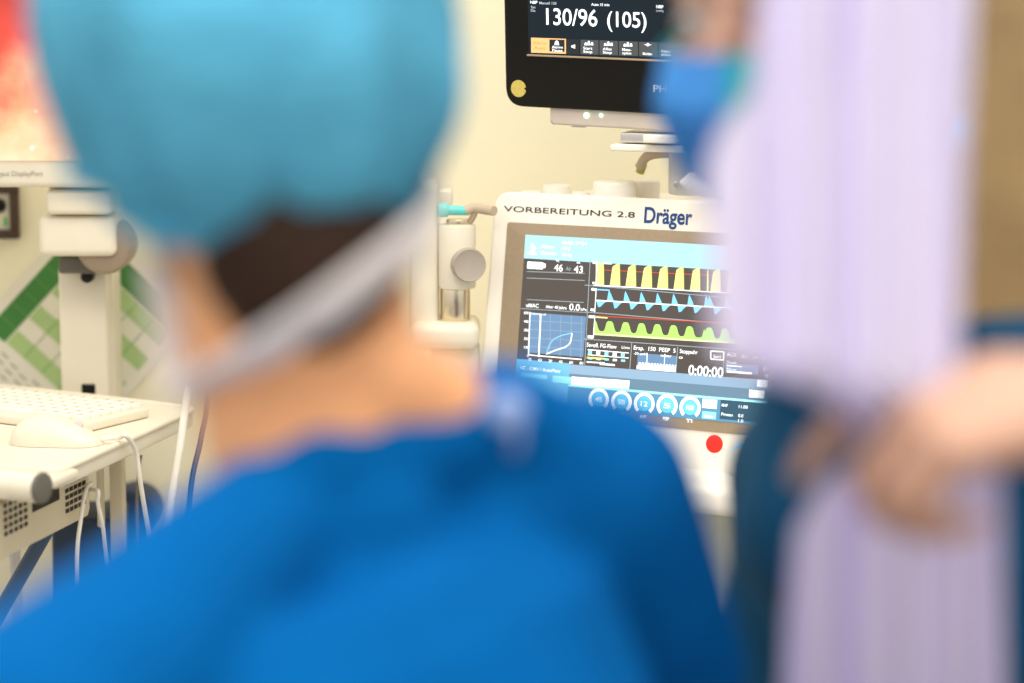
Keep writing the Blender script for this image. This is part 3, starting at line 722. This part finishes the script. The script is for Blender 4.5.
tP('Alarm', 533.5, 44, 547, 3, or2); tP('Aus', 534, 49, 546, 3, or2)
qp(567.5, 39, 580, 54, bd)
for x0, x1 in ((581, 599), (600, 618.5), (619.5, 638.5), (639.5, 658), (659, 678), (679, 698)): qp(x0, 39 + (x0 - 567) * .036, x1, 53.5 + (x0 - 567) * .036, bt_)
tP('Alarme', 552.5, 48, 563.5, 2.6, wt); tP('Pause', 553, 51.2, 563, 2.6, wt)
for x, s1, s2 in ((584, 'Start', 'Stop'), (603.5, 'Alles', 'Stop'), (623, 'Mess-', 'option'), (643.5, '', 'Melden'), (662, 'Haupt-', 'seite')):
    tP(s1 or ' ', x, 49.2 + (x - 584) * .036, x + 9, 2.6, wt); tP(s2, x, 52.6 + (x - 584) * .036, x + 9, 2.6, wt)
def icon(x, y, k):
    if k == 0:                                     # bell
        ps = [LP(x - 2.4, y + 1.6), LP(x + 2.4, y + 1.8), LP(x + 1.6, y - 2), LP(x, y - 3), LP(x - 1.6, y - 2)]
        mb.quad([(p[0], p[1], .0018) for p in ps], MP, wt)
    if k == 1:                                     # figure and clock
        for dx, h in ((-3, 2.6), (0, 4.2), (3.2, 3)): 
            ps = [LP(x + dx - 1.5, y + 2), LP(x + dx + 1.4, y + 2.1), LP(x + dx + .8, y + 2 - h), LP(x + dx - .8, y + 2 - h)]; mb.quad([(p[0], p[1], .0018) for p in ps], MP, wt)
    if k == 2:                                     # arrow pair
        ps = [LP(x - 4, y), LP(x, y + .9), LP(x + 4, y + .2), LP(x, y - .8)]; mb.quad([(p[0], p[1], .0018) for p in ps], MP, wt)
        ps = [LP(x - 1.4, y), LP(x, y + 2.2), LP(x + 1.4, y), LP(x, y - 2)]; mb.quad([(p[0], p[1], .0019) for p in ps], MP, wt)
    if k == 3:                                     # speaker
        ps = [LP(x - 2, y + .8), LP(x + 1.8, y + 2.2), LP(x + 1.8, y - 2), LP(x - 2, y - .8)]; mb.quad([(p[0], p[1], .0018) for p in ps], MP, wt)
icon(557.5, 43.2, 0); icon(574, 46.3, 3); icon(589.5, 43, 1); icon(609, 43.6, 1); icon(628.5, 44.2, 1); icon(648.5, 44.5, 2)
mb.build('screen_text', list(gm), scn)
mb = MB(); a = LP(653.5, 91); b = LP(690, 92); mb.text('PHILIPS', MP, a[0], a[1] - .001, b[0] - a[0], .0085, .0006, 0, .01); mb.build('lettering', M_grey, pm)
sx_, sy_ = LP(518.7, 88.5)
mb = MB(); poly = [(sx_ + .0103 * math.cos(a), sy_ + .0103 * math.sin(a)) for a in (R(12 + 336 * i / 40) for i in range(41))] + [(sx_ + .0072, sy_)]
mb.prism(poly, 0, .0008, MP); mb.build('round_sticker', M_gold, pm)
# grey foot box with two green lamps
a = LP(547, 112); b = LP(547, 127)
mb = MB(); mb.prism(round_poly([(a[0], b[1] + .002), (PWd - .05, b[1] + .002), (PWd - .05, .004), (a[0], .004)], .006), -.06, -.006, MP, .003); ft = mb.build('base_module', mat('warm_grey_plastic', (.66, .58, .50), rough=.45), pm)
for x, r in ((584.5, .0036), (599, .0024)):
    p = LP(x, 116); mb = MB(); mb.ell((p[0], p[1], -.005), (r, r, .0018), MP, sub=3); mb.build('indicator_lamp', glow('green_lamp', (190, 255, 200), 2.2), ft)
p = LP(572, 127.5); mb = MB(); mb.box(MP @ Matrix.Translation((p[0], p[1], -.03)), (.018, .004, .03), .001); mb.build('rubber_foot', M_grey, ft)
# mount
mt = thing('monitor_mount', V((at(684, 190, 2.90).x, 2.92, TOPZ)), 'silver swivel mount between the ventilator top and the black monitor', 'mount')
c0 = at(690, 190, 2.90)
mb = MB(); mb.cyl(V((c0.x, 2.90, TOPZ + .017)), V((c0.x, 2.90, at(690, 150, 2.90).z)), .026, bev=.002); po = mb.build('post', M_grey, mt)
p = at(676, 184, 2.872); mb = MB(); mb.cyl(p, p + V((-.02, .10, 0)).normalized() * -.006, .0045); mb.build('screw', M_steel, po)
a0, a1 = at(622, 146, 2.88), at(730, 150, 2.84)
mb = MB(); mb.box(yaw_frame((a0 + a1) / 2 + V((0, .03, 0)), YP * .6), ((a1 - a0).length, .10, .008), .002); mb.build('plate', M_vent, mt)
a0, a1 = at(630, 137, 2.88), at(735, 141, 2.84)
mb = MB(); mb.box(yaw_frame((a0 + a1) / 2 + V((0, .03, .001)), YP * .6), ((a1 - a0).length, .08, .012), .002); mb.build('slide_rail', M_steel, mt)
a0 = at(652, 139, 2.82); mb = MB(); mb.box(yaw_frame(a0 + V((.012, .02, -.001)), YP * .6), (.04, .02, .010), .002); mb.build('clamp', M_vent, mt)
mb = MB(); mb.box(Matrix.Translation(at(700, 137, 2.87)), (.06, .05, .008), .003); mb.build('spacer', M_steel, mt)
mb = MB(); mb.tube([at(640, 166, 2.95), at(648, 156, 2.93), at(668, 153, 2.91), at(690, 154, 2.90)], .006, n=6); mb.build('lever', M_hose, mt)
mb = MB(); mb.tube([at(643, 164, 2.95), at(640, 172, 2.955)], .0055, n=2); mb.build('lever_tip', mat('olive_grip', (.42, .40, .05)), mt)
p = at(698, 186, 2.80)
mb = MB(); mb.tube([at(680, 182.5, 2.80), at(692, 183, 2.80), at(708, 187, 2.80), at(735, 187, 2.80), at(765, 184, 2.80)], lambda t: .0015 + .011 * min(1, t * 5), n=8, flat=.8)
tag(mb.build('connector_plug', M_maskw, base=at(700, 190, 2.8)), 'white tapered plug pointing at the mount screw on the ventilator', 'plug')

# ------------------------------------------------------------------ breathing unit left of the display
BY = 2.96
bx = at(455, 345, BY)
br = thing('breathing_unit', (bx.x, BY, .93), 'white breathing valve unit with chrome collar beside the ventilator screen', 'breathing unit')
def vcyl(x0, x1, y0, y1, d, name, m, par, bev=.003):
    a, b = at((x0 + x1) / 2, y1, d), at((x0 + x1) / 2, y0, d); r = (x1 - x0) / 2 * d / F
    mb = MB(); mb.cyl(V((a.x, d, a.z)), V((a.x, d, b.z)), r, bev=bev); return mb.build(name, m, par)
vcyl(438, 476, 224, 288, BY, 'valve_body', M_white, br)
vcyl(440.5, 470.5, 287, 321, BY, 'chrome_collar', M_chrome, br, .001)
vcyl(446, 470, 219, 225, BY, 'valve_top', M_chrome, br, .001)
a = at(455, 343, BY); mb = MB(); mb.box(Matrix.Translation((a.x - .012, BY + .01, a.z + .013)), (.085, .10, .032), .012, 5)
mb.box(Matrix.Translation((a.x, BY + .02, (a.z + .9305) / 2)), (.06, .07, a.z - .9305), .01, 4); mb.build('socket_base', M_white, br)
p = at(470, 265.5, 2.925); n_ = V((.25, -1, .03)).normalized()
mb = MB(); mb.lathe([(0, -.022), (.0165, -.022), (.0205, -.019), (.021, -.004), (.0195, 0), (.017, -.0012), (0, -.0018)], axis_frame(p, p + n_)); mb.build('control_knob', mat('taupe_knob', (.40, .35, .29), rough=.5), br)
vbx = rbox(408, 438.5, 184, 352, 2.95, .09, .008, M_white, 'absorber_block', br)
rbox(432, 452, 190, 207, 3.0, .04, .004, M_white, 'block_lug', br)
pa, pb, pc_, pd_ = at(438, 210, 2.95), at(448, 210, 2.95), at(468, 211, 2.95), at(494, 211, 2.93)
mb = MB(); mb.cyl(pa, pb, .0088); mb.cyl(pb - V((.002, 0, 0)), pc_, .0065, .0055); mb.build('turquoise_connector', M_teal, br)
mb = MB(); mb.tube([pc_ - V((.003, 0, 0)), at(474, 208, 2.95), at(482, 209, 2.945), pd_], .0062, n=8); mb.tube([at(476, 209, 2.95), at(473, 217, 2.955), at(468, 224, 2.96)], .004, n=6); mb.build('breathing_hose', M_hose, br)
# ------------------------------------------------------------------ people
def cap_bm(bm, p0, r0, p1, r1):
    p0, p1 = V(p0), V(p1); tb = MB(); tb.bm.free(); tb.bm = bm
    L = (p1 - p0).length
    if L > 1e-4: tb.lathe([(0, 0), (r0, 0), (r1, L), (0, L)], axis_frame(p0, p1), 24)
    tb.ell(p0, (r0,) * 3, sub=3); tb.ell(p1, (r1,) * 3, sub=3)

def blob(parts, voxel, smooth=6, fac=.5):
    bm = bmesh.new()
    for p in parts:
        if p[0] == 'c': cap_bm(bm, *p[1:])
        elif p[0] == 'e':
            t = MB(); t.bm.free(); t.bm = bm; t.ell((0, 0, 0), p[2], p[1], sub=4)
        elif p[0] == 'l':                             # loft of ellipses: [(centre, xdir, ydir, rx, ry)]
            tb = bmesh.new(); rings = []
            for c, x, y, rx, ry in p[1]:
                ring = []
                for k in range(40):
                    a = 2 * math.pi * k / 40; ca, sa = math.cos(a), math.sin(a)
                    ca = math.copysign(abs(ca) ** .85, ca); sa = math.copysign(abs(sa) ** .85, sa)
                    ring.append(tb.verts.new(c + x * rx * ca + y * ry * sa))
                rings.append(ring)
            for a, b in zip(rings, rings[1:]):
                for k in range(40): tb.faces.new((a[k], a[(k + 1) % 40], b[(k + 1) % 40], b[k]))
            tb.faces.new(rings[0][::-1]); tb.faces.new(rings[-1]); bmesh.ops.recalc_face_normals(tb, faces=tb.faces)
            t = MB(); t.bm.free(); t.bm = bm; t.add(tb)
    me = bpy.data.meshes.new('b'); bm.to_mesh(me); bm.free()
    ob = bpy.data.objects.new('b', me); COL.objects.link(ob)
    m = ob.modifiers.new('r', 'REMESH'); m.mode = 'VOXEL'; m.voxel_size = voxel
    s = ob.modifiers.new('s', 'SMOOTH'); s.iterations = smooth; s.factor = fac
    dg = bpy.context.evaluated_depsgraph_get(); res = bpy.data.meshes.new_from_object(ob.evaluated_get(dg))
    bpy.data.objects.remove(ob); bpy.data.meshes.remove(me)
    out = MB(); out.bm.from_mesh(res); bpy.data.meshes.remove(res); return out

def head_parts(MH, k=1.):
    def e(c, r): return ('e', MH @ Matrix.Translation(V(c)), r)
    def c(a, ra, b, rb): return ('c', MH @ V(a), ra, MH @ V(b), rb)
    P = [e((0, -.015, .035), (.076, .096, .086)), e((0, .028, -.03), (.062, .066, .086)), e((0, .058, -.088), (.036, .032, .026)),
         c((0, .090, .012), .008, (0, .112, -.026), .012), c((-.012, .098, -.030), .008, (.012, .098, -.030), .008),
         c((-.032, .078, .026), .013, (.032, .078, .026), .013), c((-.02, .088, -.058), .009, (.02, .088, -.058), .009)]
    for s in (-1, 1):
        P += [e((s * .076, -.008, -.012), (.008, .017, .030)), e((s * .045, .062, -.022), (.02, .022, .02)), c((s * .056, .02, -.066), .014, (s * .02, .068, -.094), .014)]
    return P

def hand_parts(wrist, d, n, curl=.5, s=1, thumb=1., spread=.06, point=1., k_=1.):
    """d along the hand, n out of the back of the hand, s: thumb side (+1 = n x d side)"""
    d = d.normalized(); n = (n - d * n.dot(d)).normalized(); x = n.cross(d) * s       # x points to the thumb side
    P = []
    kn = []
    for i, off in enumerate((.030, .010, -.011, -.030)):
        k = wrist + d * (.088 - .005 * abs(i - 1)) + x * off; kn.append(k)
        P.append(('c', wrist + d * .012 + x * off * .55, .0155, k, .0115))
    L = [(.042, .025, .020), (.047, .029, .021), (.043, .027, .020), (.034, .020, .018)]
    for i, k in enumerate(kn):
        p = k; a = 0.; lat = (1.5 - i) * spread
        for j, l in enumerate(L[i]):
            a += curl * (.75, 1.0, .7)[j] * (1 + .10 * (i - 1.5)) * (point if i == 0 else 1)
            q = p + (d * math.cos(a) - n * math.sin(a) + x * lat * math.cos(a)).normalized() * l
            r0, r1 = ((.0092, .0084), (.0084, .0076), (.0076, .0066))[j]
            if i == 3: r0 *= .88; r1 *= .88
            P.append(('c', p, r0, q, r1)); p = q
    t0 = wrist + d * .022 + x * .022; t1 = t0 + (d * .55 + x * .75 - n * .25 * thumb).normalized() * .038
    t2 = t1 + (d * .85 + x * .30 - n * .40 * thumb).normalized() * .033; t3 = t2 + (d * .95 - n * .45 * thumb).normalized() * .026
    P += [('c', t0, .015, t1, .0115), ('c', t1, .0112, t2, .0095), ('c', t2, .0095, t3, .0075)]
    return P

def cap_mesh(MH, rx, ry, rz, zc, cut, seed, tuck=.80, amp=.004, tilt=0., front=None, yo=-.012):
    """loose surgical cap: dome with folds, gathered at the band"""
    tb = bmesh.new(); n, m = 72, 34; rows = []
    for j in range(m + 1):
        t = j / m; row = []
        for k in range(n):
            a = 2 * math.pi * k / n; ph = t * (cut if front is None else front + (cut - front) * (.5 - .5 * math.sin(a)) ** .7)
            f = 1.; 
            if t > .80: f = 1 - (1 - tuck) * ((t - .80) / .20) ** 1.6
            pl_ = amp * (.4 + 1.2 * t) * (math.sin(a * 9 + seed) * .5 + math.sin(a * 17 + 2 * seed) * .35 * t + 1.1 * noise.noise(V((math.cos(a) * 2.2, math.sin(a) * 2.2, t * 2.5 + seed))))
            r = math.sin(ph) * f
            x = (rx + pl_) * r * math.cos(a); y = (ry + pl_) * r * math.sin(a); z = zc + rz * math.cos(ph) + tilt * y; y += yo
            row.append(tb.verts.new((x, y, z)))
        rows.append(row)
    for a, b in zip(rows, rows[1:]):
        for k in range(n): tb.faces.new((a[k], a[(k + 1) % n], b[(k + 1) % n], b[k]))
    bmesh.ops.remove_doubles(tb, verts=tb.verts, dist=1e-5); bmesh.ops.recalc_face_normals(tb, faces=tb.faces)
    # rolled band that closes on the head
    last = rows[-1]
    mb = MB(); loop = [v.co.copy() for v in last if v.is_valid]; mb.add(tb, MH)
    loop.append(loop[0]); mb.tube([MH @ p for p in loop], .005, seg=8, n=0); return mb

def mask_mesh(MH, pleats=True, side=0, top=.012):
    tb = bmesh.new(); rows = []; n, m = 30, 22
    for j in range(m + 1):
        t = j / m; z = top - (.116 + top) * t; row = []
        for k in range(n + 1):
            u = -1 + 2 * k / n; a = u * R(88)
            prof = .112 + .016 * math.exp(-((t - .32) / .22) ** 2) - .012 * t - .028 * max(0, t - .72) / .28
            ry = prof + .006; rx = .076 + .006 * math.sin(math.pi * t) - .018 * max(0, t - .6)
            y = ry * math.cos(a) ** .9 if math.cos(a) > 0 else 0
            zz = z + (.0015 * math.sin(t * 22) if pleats else 0) + .012 * abs(u) ** 2 * (t - .5) * -1
            row.append(tb.verts.new((rx * math.sin(a), max(.0, y) * 1.0 - .0, zz)))
        rows.append(row)
    for a, b in zip(rows, rows[1:]):
        for k in range(n):
            f = tb.faces.new((a[k], b[k], b[k + 1], a[k + 1]))
            if side and (k + .5 - n / 2 < -n * .09 or k > n * .75): f.material_index = 1
    r = bmesh.ops.solidify(tb, geom=tb.faces[:], thickness=.0015)
    mb = MB(); bmesh.ops.transform(tb, matrix=MH, verts=tb.verts); me = bpy.data.meshes.new('t'); tb.to_mesh(me); tb.free(); mb.bm.from_mesh(me); bpy.data.meshes.remove(me); return mb

def eyes(person, MH):
    for s in (-1, 1):
        mb = MB(); mb.ell((s * .032, .080, .006), (.0112,) * 3, MH, 0, 3)
        mb.ell((s * .032, .0870, .006), (.0058, .0050, .0058), MH, 1, 3); mb.build('eye', [M_eye, M_iris], person)

def leg_parts(hip, knee, ank, fwd, infl=0.):
    P = [('c', hip, .082 + infl, knee, .054 + infl), ('c', knee, .054 + infl, knee.lerp(ank, .35), .052 + infl), ('c', knee.lerp(ank, .35), .052 + infl, ank, .036 + infl)]
    return P

def make_person(nm, spec):
    C7, SL, SR, HC = spec['C7'], spec['SL'], spec['SR'], spec['head']
    MH = spec['MH']; X = (SR - SL).normalized(); dn = spec['down']; dn = (dn - X * dn.dot(X)).normalized(); Yf = X.cross(-dn).normalized() * 1
    if Yf.dot(spec['fwd']) < 0: Yf = -Yf
    mid = (SL + SR) / 2; pel = mid + dn * .46
    hd = V((X.x, X.y, 0)).normalized(); hip = {s: pel + dn * .05 + hd * .088 * s for s in (-1, 1)}
    ff = V((-hd.y, hd.x, 0)); 
    if ff.dot(spec['fwd']) < 0: ff = -ff
    foot = {s: V((pel.x + hd.x * .12 * s + spec.get('shift', V((0, 0, 0))).x, pel.y + hd.y * .12 * s + spec.get('shift', V((0, 0, 0))).y, .085)) for s in (-1, 1)}
    knee = {s: hip[s].lerp(foot[s], .52) + ff * .02 for s in (-1, 1)}
    def loft(g):
        return [(mid + dn * s_ + Yf * yo, X, Yf, rx + g, ry + g) for s_, rx, ry, yo in ((-.015, .10, .055, -.005), (.03, .150, .080, .0), (.10, .158, .098, .005), (.20, .150, .105, .008), (.30, .140, .098, .005), (.38, .145, .098, .0), (.46, .160, .105, -.005), (.53, .150, .10, -.005))]
    nb = MH @ V((0, -.03, -.06))
    body = head_parts(MH) + [('l', loft(0.)), ('c', nb, spec['nr'], C7, spec['nr'] + .004), ('c', C7, .05, mid + dn * .07, .050)]
    for S_, s in ((SL, -1), (SR, 1)): body += [('c', C7 + dn * .07, .028, S_, .046)]
    body += spec.get('skin_extra', [])
    for s in (-1, 1): body += leg_parts(hip[s], knee[s], foot[s], ff)
    arms = spec['arms']
    for s, (sh_, el, wr, d, n_, curl, ts) in arms.items():
        body += [('c', sh_, .048, el, .036), ('c', el, .036, el.lerp(wr, .35), .037), ('c', el.lerp(wr, .35), .037, wr, .0235)]
        body += hand_parts(wr, d, n_, curl, ts, point=spec.get('point', {}).get(s, 1.))
    for s in (-1, 1): body += [('c', foot[s], .036, foot[s] + ff * .13 - V((0, 0, .05)), .028), ('c', foot[s], .034, foot[s] - ff * .04 - V((0, 0, .045)), .034)]
    base = V((pel.x, pel.y, 0))
    mb = blob(body, .0036, 5); person = mb.build('person', spec.get('skin', M_skin), base=base, smooth=180)
    tag(person, spec['label'], 'person')
    # scrub top
    top = [('l', loft(.016)), ]
    for a, r0, b, r1 in spec['yoke']: top.append(('c', a, r0, b, r1))
    for s, (sh_, el, wr, *_r) in arms.items():
        e2 = sh_.lerp(el, spec.get('sleeve', .62)); top += [('c', sh_, .068, e2, .060)]
    hem = mid + dn * .60; top.append(('l', [(mid + dn * .45, X, Yf, .178, .125), (hem, X, Yf, .185, .130)]))
    mb = blob(top, .006, 8); mb.build('scrub_top', spec['cloth'], person, smooth=180)
    tr = [('l', [(mid + dn * .46, X, Yf, .170, .118), (mid + dn * .56, hd, ff, .165, .12)])]
    for s in (-1, 1): tr += [('c', hip[s], .096, knee[s], .076), ('c', knee[s], .076, foot[s] + V((0, 0, .03)), .062)]
    mb = blob(tr, .007, 6); mb.build('scrub_trousers', spec['cloth'], person, smooth=180)
    for s in (-1, 1):
        mb = MB(); f0 = foot[s]
        MF = frame(V((f0.x, f0.y, 0)), V((ff.y, -ff.x, 0)), ff, V((0, 0, 1)))
        mb.ell((0, .06, .048), (.048, .135, .046), MF); 
        for v in mb.bm.verts:
            if v.co.z < .012: v.co.z = .0
        mb.build('clog', M_shoe, person, smooth=60)
    # hair below the cap
    mb = blob([('e', MH @ Matrix.Translation(V((0, -.028, -.012))), spec.get('hair', (.083, .092, .105)))] + spec.get('nape', []), .004, 5)
    inv = MH.inverted(); bad = [v for v in mb.bm.verts if (inv @ v.co).y > .012 + .25 * (inv @ v.co).z]
    bmesh.ops.delete(mb.bm, geom=bad, context='VERTS')
    for v in mb.bm.verts:
        q = inv @ v.co; v.co += (v.co - MH.translation).normalized() * .004 * noise.noise(q * 60)
    mb.build('hair', M_hair, person, smooth=180)
    eyes(person, MH)
    return person, MH

# --- person with the teal cap, back to the camera
rollA = R(-9); 
HA = at(250, 66, 1.40)
MHA = Matrix.Translation(HA) @ Matrix.Rotation(R(17), 4, 'Z') @ Matrix.Rotation(rollA, 4, 'Y') @ Matrix.Rotation(R(-14), 4, 'X')
SL, SR, C7 = at(45, 742, 1.20), at(589, 501, 1.45), at(328, 440, 1.37)
elR = at(694, 760, 1.57); wrR = at(500, 830, 1.74)
elL = at(-60, 1010, 1.30); wrL = at(80, 1000, 1.52)
specA = dict(nape=[('e', MHA @ Matrix.Translation(V((-.004, -.058, -.118))), (.058, .042, .056))], C7=C7, SL=SL, SR=SR, head=HA, MH=MHA, down=V((.30, -.06, -.95)), fwd=V((-.5, .85, 0)), nr=.058, cloth=M_scrub,
    label='person in azure scrub top and teal cap seen from behind, blurred', hair=(.079, .086, .118),
    skin_extra=[('c', at(275, 240, 1.385), .060, at(318, 430, 1.365), .066), ('c', at(375, 385, 1.35), .036, at(436, 412, 1.37), .034)],
    yoke=[(at(420, 455, 1.38), .040, SR, .068), (at(505, 436, 1.40), .040, SR, .066), (at(322, 462, 1.325), .034, at(500, 424, 1.395), .040), (at(300, 500, 1.33), .040, SL, .072), (at(360, 520, 1.34), .05, at(360, 620, 1.36), .09), (at(470, 520, 1.40), .06, at(480, 640, 1.40), .08)],
    arms={1: (SR, elR, wrR, V((-.5, .8, .1)), V((.3, .1, 1)), .5, -1), -1: (SL, elL, wrL, V((.5, .8, .1)), V((-.3, 0, 1)), .5, 1)})
pA, _ = make_person('A', specA)
MCA = Matrix.Translation(at(246, 74, 1.40)) @ Matrix.Rotation(R(17), 4, 'Z') @ Matrix.Rotation(R(-5), 4, 'Y') @ Matrix.Rotation(R(-14), 4, 'X')
mb = cap_mesh(MCA, .122, .128, .140, .012, R(150), 1.3, .93, .009, .10, R(80)); mb.build('surgical_cap', M_cap, pA, smooth=180)
mb = MB(); kp = at(507, 410, 1.345); mb.ell(kp, (.012, .007, .011), sub=3); mb.tube([kp, kp + V((.006, -.002, -.014)), kp + V((.004, .004, -.024))], .0025, n=4); mb.build('pale_lump', mat('pale_blue_lump', (.30, .42, .72), rough=.8), pA)  # small pale blue lump with a short tail on the shoulder
mb = mask_mesh(MHA)
mk = mb.build('face_mask', M_maskw, pA, smooth=60)
mb = MB()
strap = [MHA @ V((.074, .035, -.03)), MHA @ V((.082, .0, -.06)), at(424, 222, 1.365), at(398, 256, 1.32), at(340, 302, 1.288), at(280, 342, 1.295), at(226, 374, 1.33), at(203, 384, 1.375), MHA @ V((-.058, .04, -.10))]
mb.tube(strap, .023, n=8, seg=12, flat=.25); mb.build('mask_tie', M_maskw, mk, smooth=80)

# --- person at the right, half hidden by the lavender sheet
HB = at(814, 20, 1.58)
fB = V((-.90, -.43, 0)).normalized(); lB = V((-fB.y, fB.x, 0))           # facing left, turned a little to the camera
fH = V((-.70, -.71, 0)).normalized(); lH = V((-fH.y, fH.x, 0))
MHB = frame(HB, -lH, fH, V((0, 0, 1))) @ Matrix.Rotation(R(-6), 4, 'X')
SLb, SRb = at(1118, 408, 1.54), at(817, 480, 1.80)
C7b = at(850, 300, 1.66)
elb = at(1520, 350, 1.34); wrb = at(1098, 398, 1.21)
specB = dict(skin=mat('tanned_skin', (.50, .285, .20), rough=.5, spec=.3, var=.06, scale=40, sss=.12), C7=C7b, SL=SLb, SR=SRb, head=HB, MH=MHB, down=V((0, 0, -1)), fwd=fB, nr=.055, cloth=M_scrubd, point={-1: .45}, sleeve=.75,
    label='masked person in shade-darkened navy scrubs half hidden by the lavender sheet, gripping it', hair=(.082, .092, .105),
    yoke=[(C7b + V((0, .03, -.085)), .062, C7b + V((0, .0, -.16)), .08), (C7b + V((0, .05, -.09)), .050, SRb, .070), (C7b + V((.04, -.03, -.09)), .045, SLb, .066), (C7b + V((.02, -.01, -.065)), .050, SLb, .066)],
    arms={-1: (SLb, elb, wrb, V((-1, .02, -.16)), V((-.12, -.45, 1)), 1.1, -1), 1: (SRb, at(806, 790, 1.80), at(850, 1000, 1.62), V((-.2, -.5, -.6)), V((0, 0, 1)), .4, 1)})
pB, _ = make_person('B', specB)
mb = cap_mesh(MHB, .088, .106, .092, .052, R(92), 4.1, .93, .004, .22); mb.build('surgical_cap', M_capt, pB, smooth=180)
mb = mask_mesh(MHB, side=1, top=-.008); mkb = mb.build('face_mask', [M_maskb, M_capt], pB, smooth=60)
for z0, zb in ((.0, .03), (-.10, -.07)):
    mb = MB(); 
    for s in (-1, 1): mb.tube([MHB @ V((s * .072, .01, z0 - .005)), MHB @ V((s * .085, -.03, (z0 + zb) / 2)), MHB @ V((s * .066, -.070, zb)), MHB @ V((0, -.116 if z0 > -.05 else -.088, zb))], .0045, n=8, seg=10, flat=.3)
    mb.build('mask_tie', M_maskb, mkb, smooth=80)

# ------------------------------------------------------------------ lavender sheet
def lerp_tab(tab, y):
    for (y0, a), (y1, b) in zip(tab, tab[1:]):
        if y <= y1: t = (y - y0) / (y1 - y0); t = max(0, t); return a + (b - a) * t
    return tab[-1][1]
DS = 1.22
left = [(-330, 768), (0, 760), (90, 750), (135, 716), (170, 706), (330, 712), (366, 722), (388, 800), (420, 850), (455, 862), (490, 815), (530, 795), (600, 788), (690, 782), (900, 775)]
right = [(-330, 980), (0, 977), (300, 962), (380, 962), (430, 975), (480, 1000), (690, 1006), (900, 1010)]
tb = bmesh.new(); uvl = tb.loops.layers.uv.new('UVMap'); n, m = 64, 110; rows = []
for j in range(m + 1):
    y = -330 + 1230 * j / m; row = []
    l, r = lerp_tab(left, y), lerp_tab(right, y)
    squeeze = max(0, 1 - (r - l) / 240)
    for k in range(n + 1):
        u = k / n
        w_ = (l + (r - l) * u - 690) / 320
        fold = .0045 * math.sin(w_ * 31 + .0006 * y) + .003 * math.sin(w_ * 57 + 1.3 + .0008 * y) + .010 * squeeze * math.sin(u * 40)
        lean = .00045 * (395 - y) * (y < 395) + .0007 * (y - 395) * (y > 395)
        p = at(l + (r - l) * u, y, DS + .004 + lean * .6); row.append((tb.verts.new(V((p.x, p.y + fold, p.z))), (l + (r - l) * u - 690) / 320, j / m))
    rows.append(row)
for a, b in zip(rows, rows[1:]):
    for k in range(n):
        q = (a[k], b[k], b[k + 1], a[k + 1]); f = tb.faces.new([v[0] for v in q])
        for lp, v in zip(f.loops, q): lp[uvl].uv = (v[1], v[2])
bmesh.ops.solidify(tb, geom=tb.faces[:], thickness=.0012)
mb = MB(); mb.add(tb); tag(mb.build('lavender_sheet', M_lav, base=at(890, 420, DS), smooth=180), 'pale lavender striped sheet held up at the right, blurred by closeness', 'sheet')

# ------------------------------------------------------------------ light
def area(name, loc, size, power, col, rot=(0, 0, 0)):
    l = bpy.data.lights.new(name, 'AREA'); l.shape = 'RECTANGLE'; l.size, l.size_y = size; l.energy = power; l.color = col
    o = bpy.data.objects.new(name, l); COL.objects.link(o); o.location = loc; o.rotation_euler = rot
area('ceiling_lamp', (.3, 2.1, 2.9), (1.6, .7), 18, (1, .93, .82))
area('ceiling_lamp', (-.2, .7, 2.9), (1.4, .8), 22, (1, .96, .92))
w = bpy.data.worlds.new('room_ambient'); S.world = w; w.use_nodes = True
nt = w.node_tree; bg = nt.nodes['Background']
tc = nt.nodes.new('ShaderNodeTexCoord'); sp = nt.nodes.new('ShaderNodeSeparateXYZ'); nt.links.new(tc.outputs['Generated'], sp.inputs[0])
rp = nt.nodes.new('ShaderNodeValToRGB'); rp.color_ramp.elements[0].position = .35; rp.color_ramp.elements[0].color = (.35, .33, .30, 1); rp.color_ramp.elements[1].position = .75; rp.color_ramp.elements[1].color = (1, .96, .90, 1)
mr = nt.nodes.new('ShaderNodeMapRange'); mr.inputs[1].default_value = -1; mr.inputs[2].default_value = 1
nt.links.new(sp.outputs['Z'], mr.inputs[0]); nt.links.new(mr.outputs[0], rp.inputs['Fac']); nt.links.new(rp.outputs['Color'], bg.inputs['Color'])
bg.inputs['Strength'].default_value = .95

# ------------------------------------------------------------------ camera
cd = bpy.data.cameras.new('camera'); cam = bpy.data.objects.new('camera', cd); COL.objects.link(cam)
cam.location = CAM; cam.rotation_euler = (math.pi / 2 - PITCH, 0, 0)
cd.sensor_width = 36; cd.lens = 85; cd.clip_start = .05
cd.dof.use_dof = True; cd.dof.focus_distance = 2.86; cd.dof.aperture_fstop = 85 / 45
S.camera = cam
S.view_settings.view_transform = 'Standard'; S.view_settings.look = 'None'; S.view_settings.gamma = 1; S.view_settings.use_curve_mapping = False
S.view_settings.exposure = .5
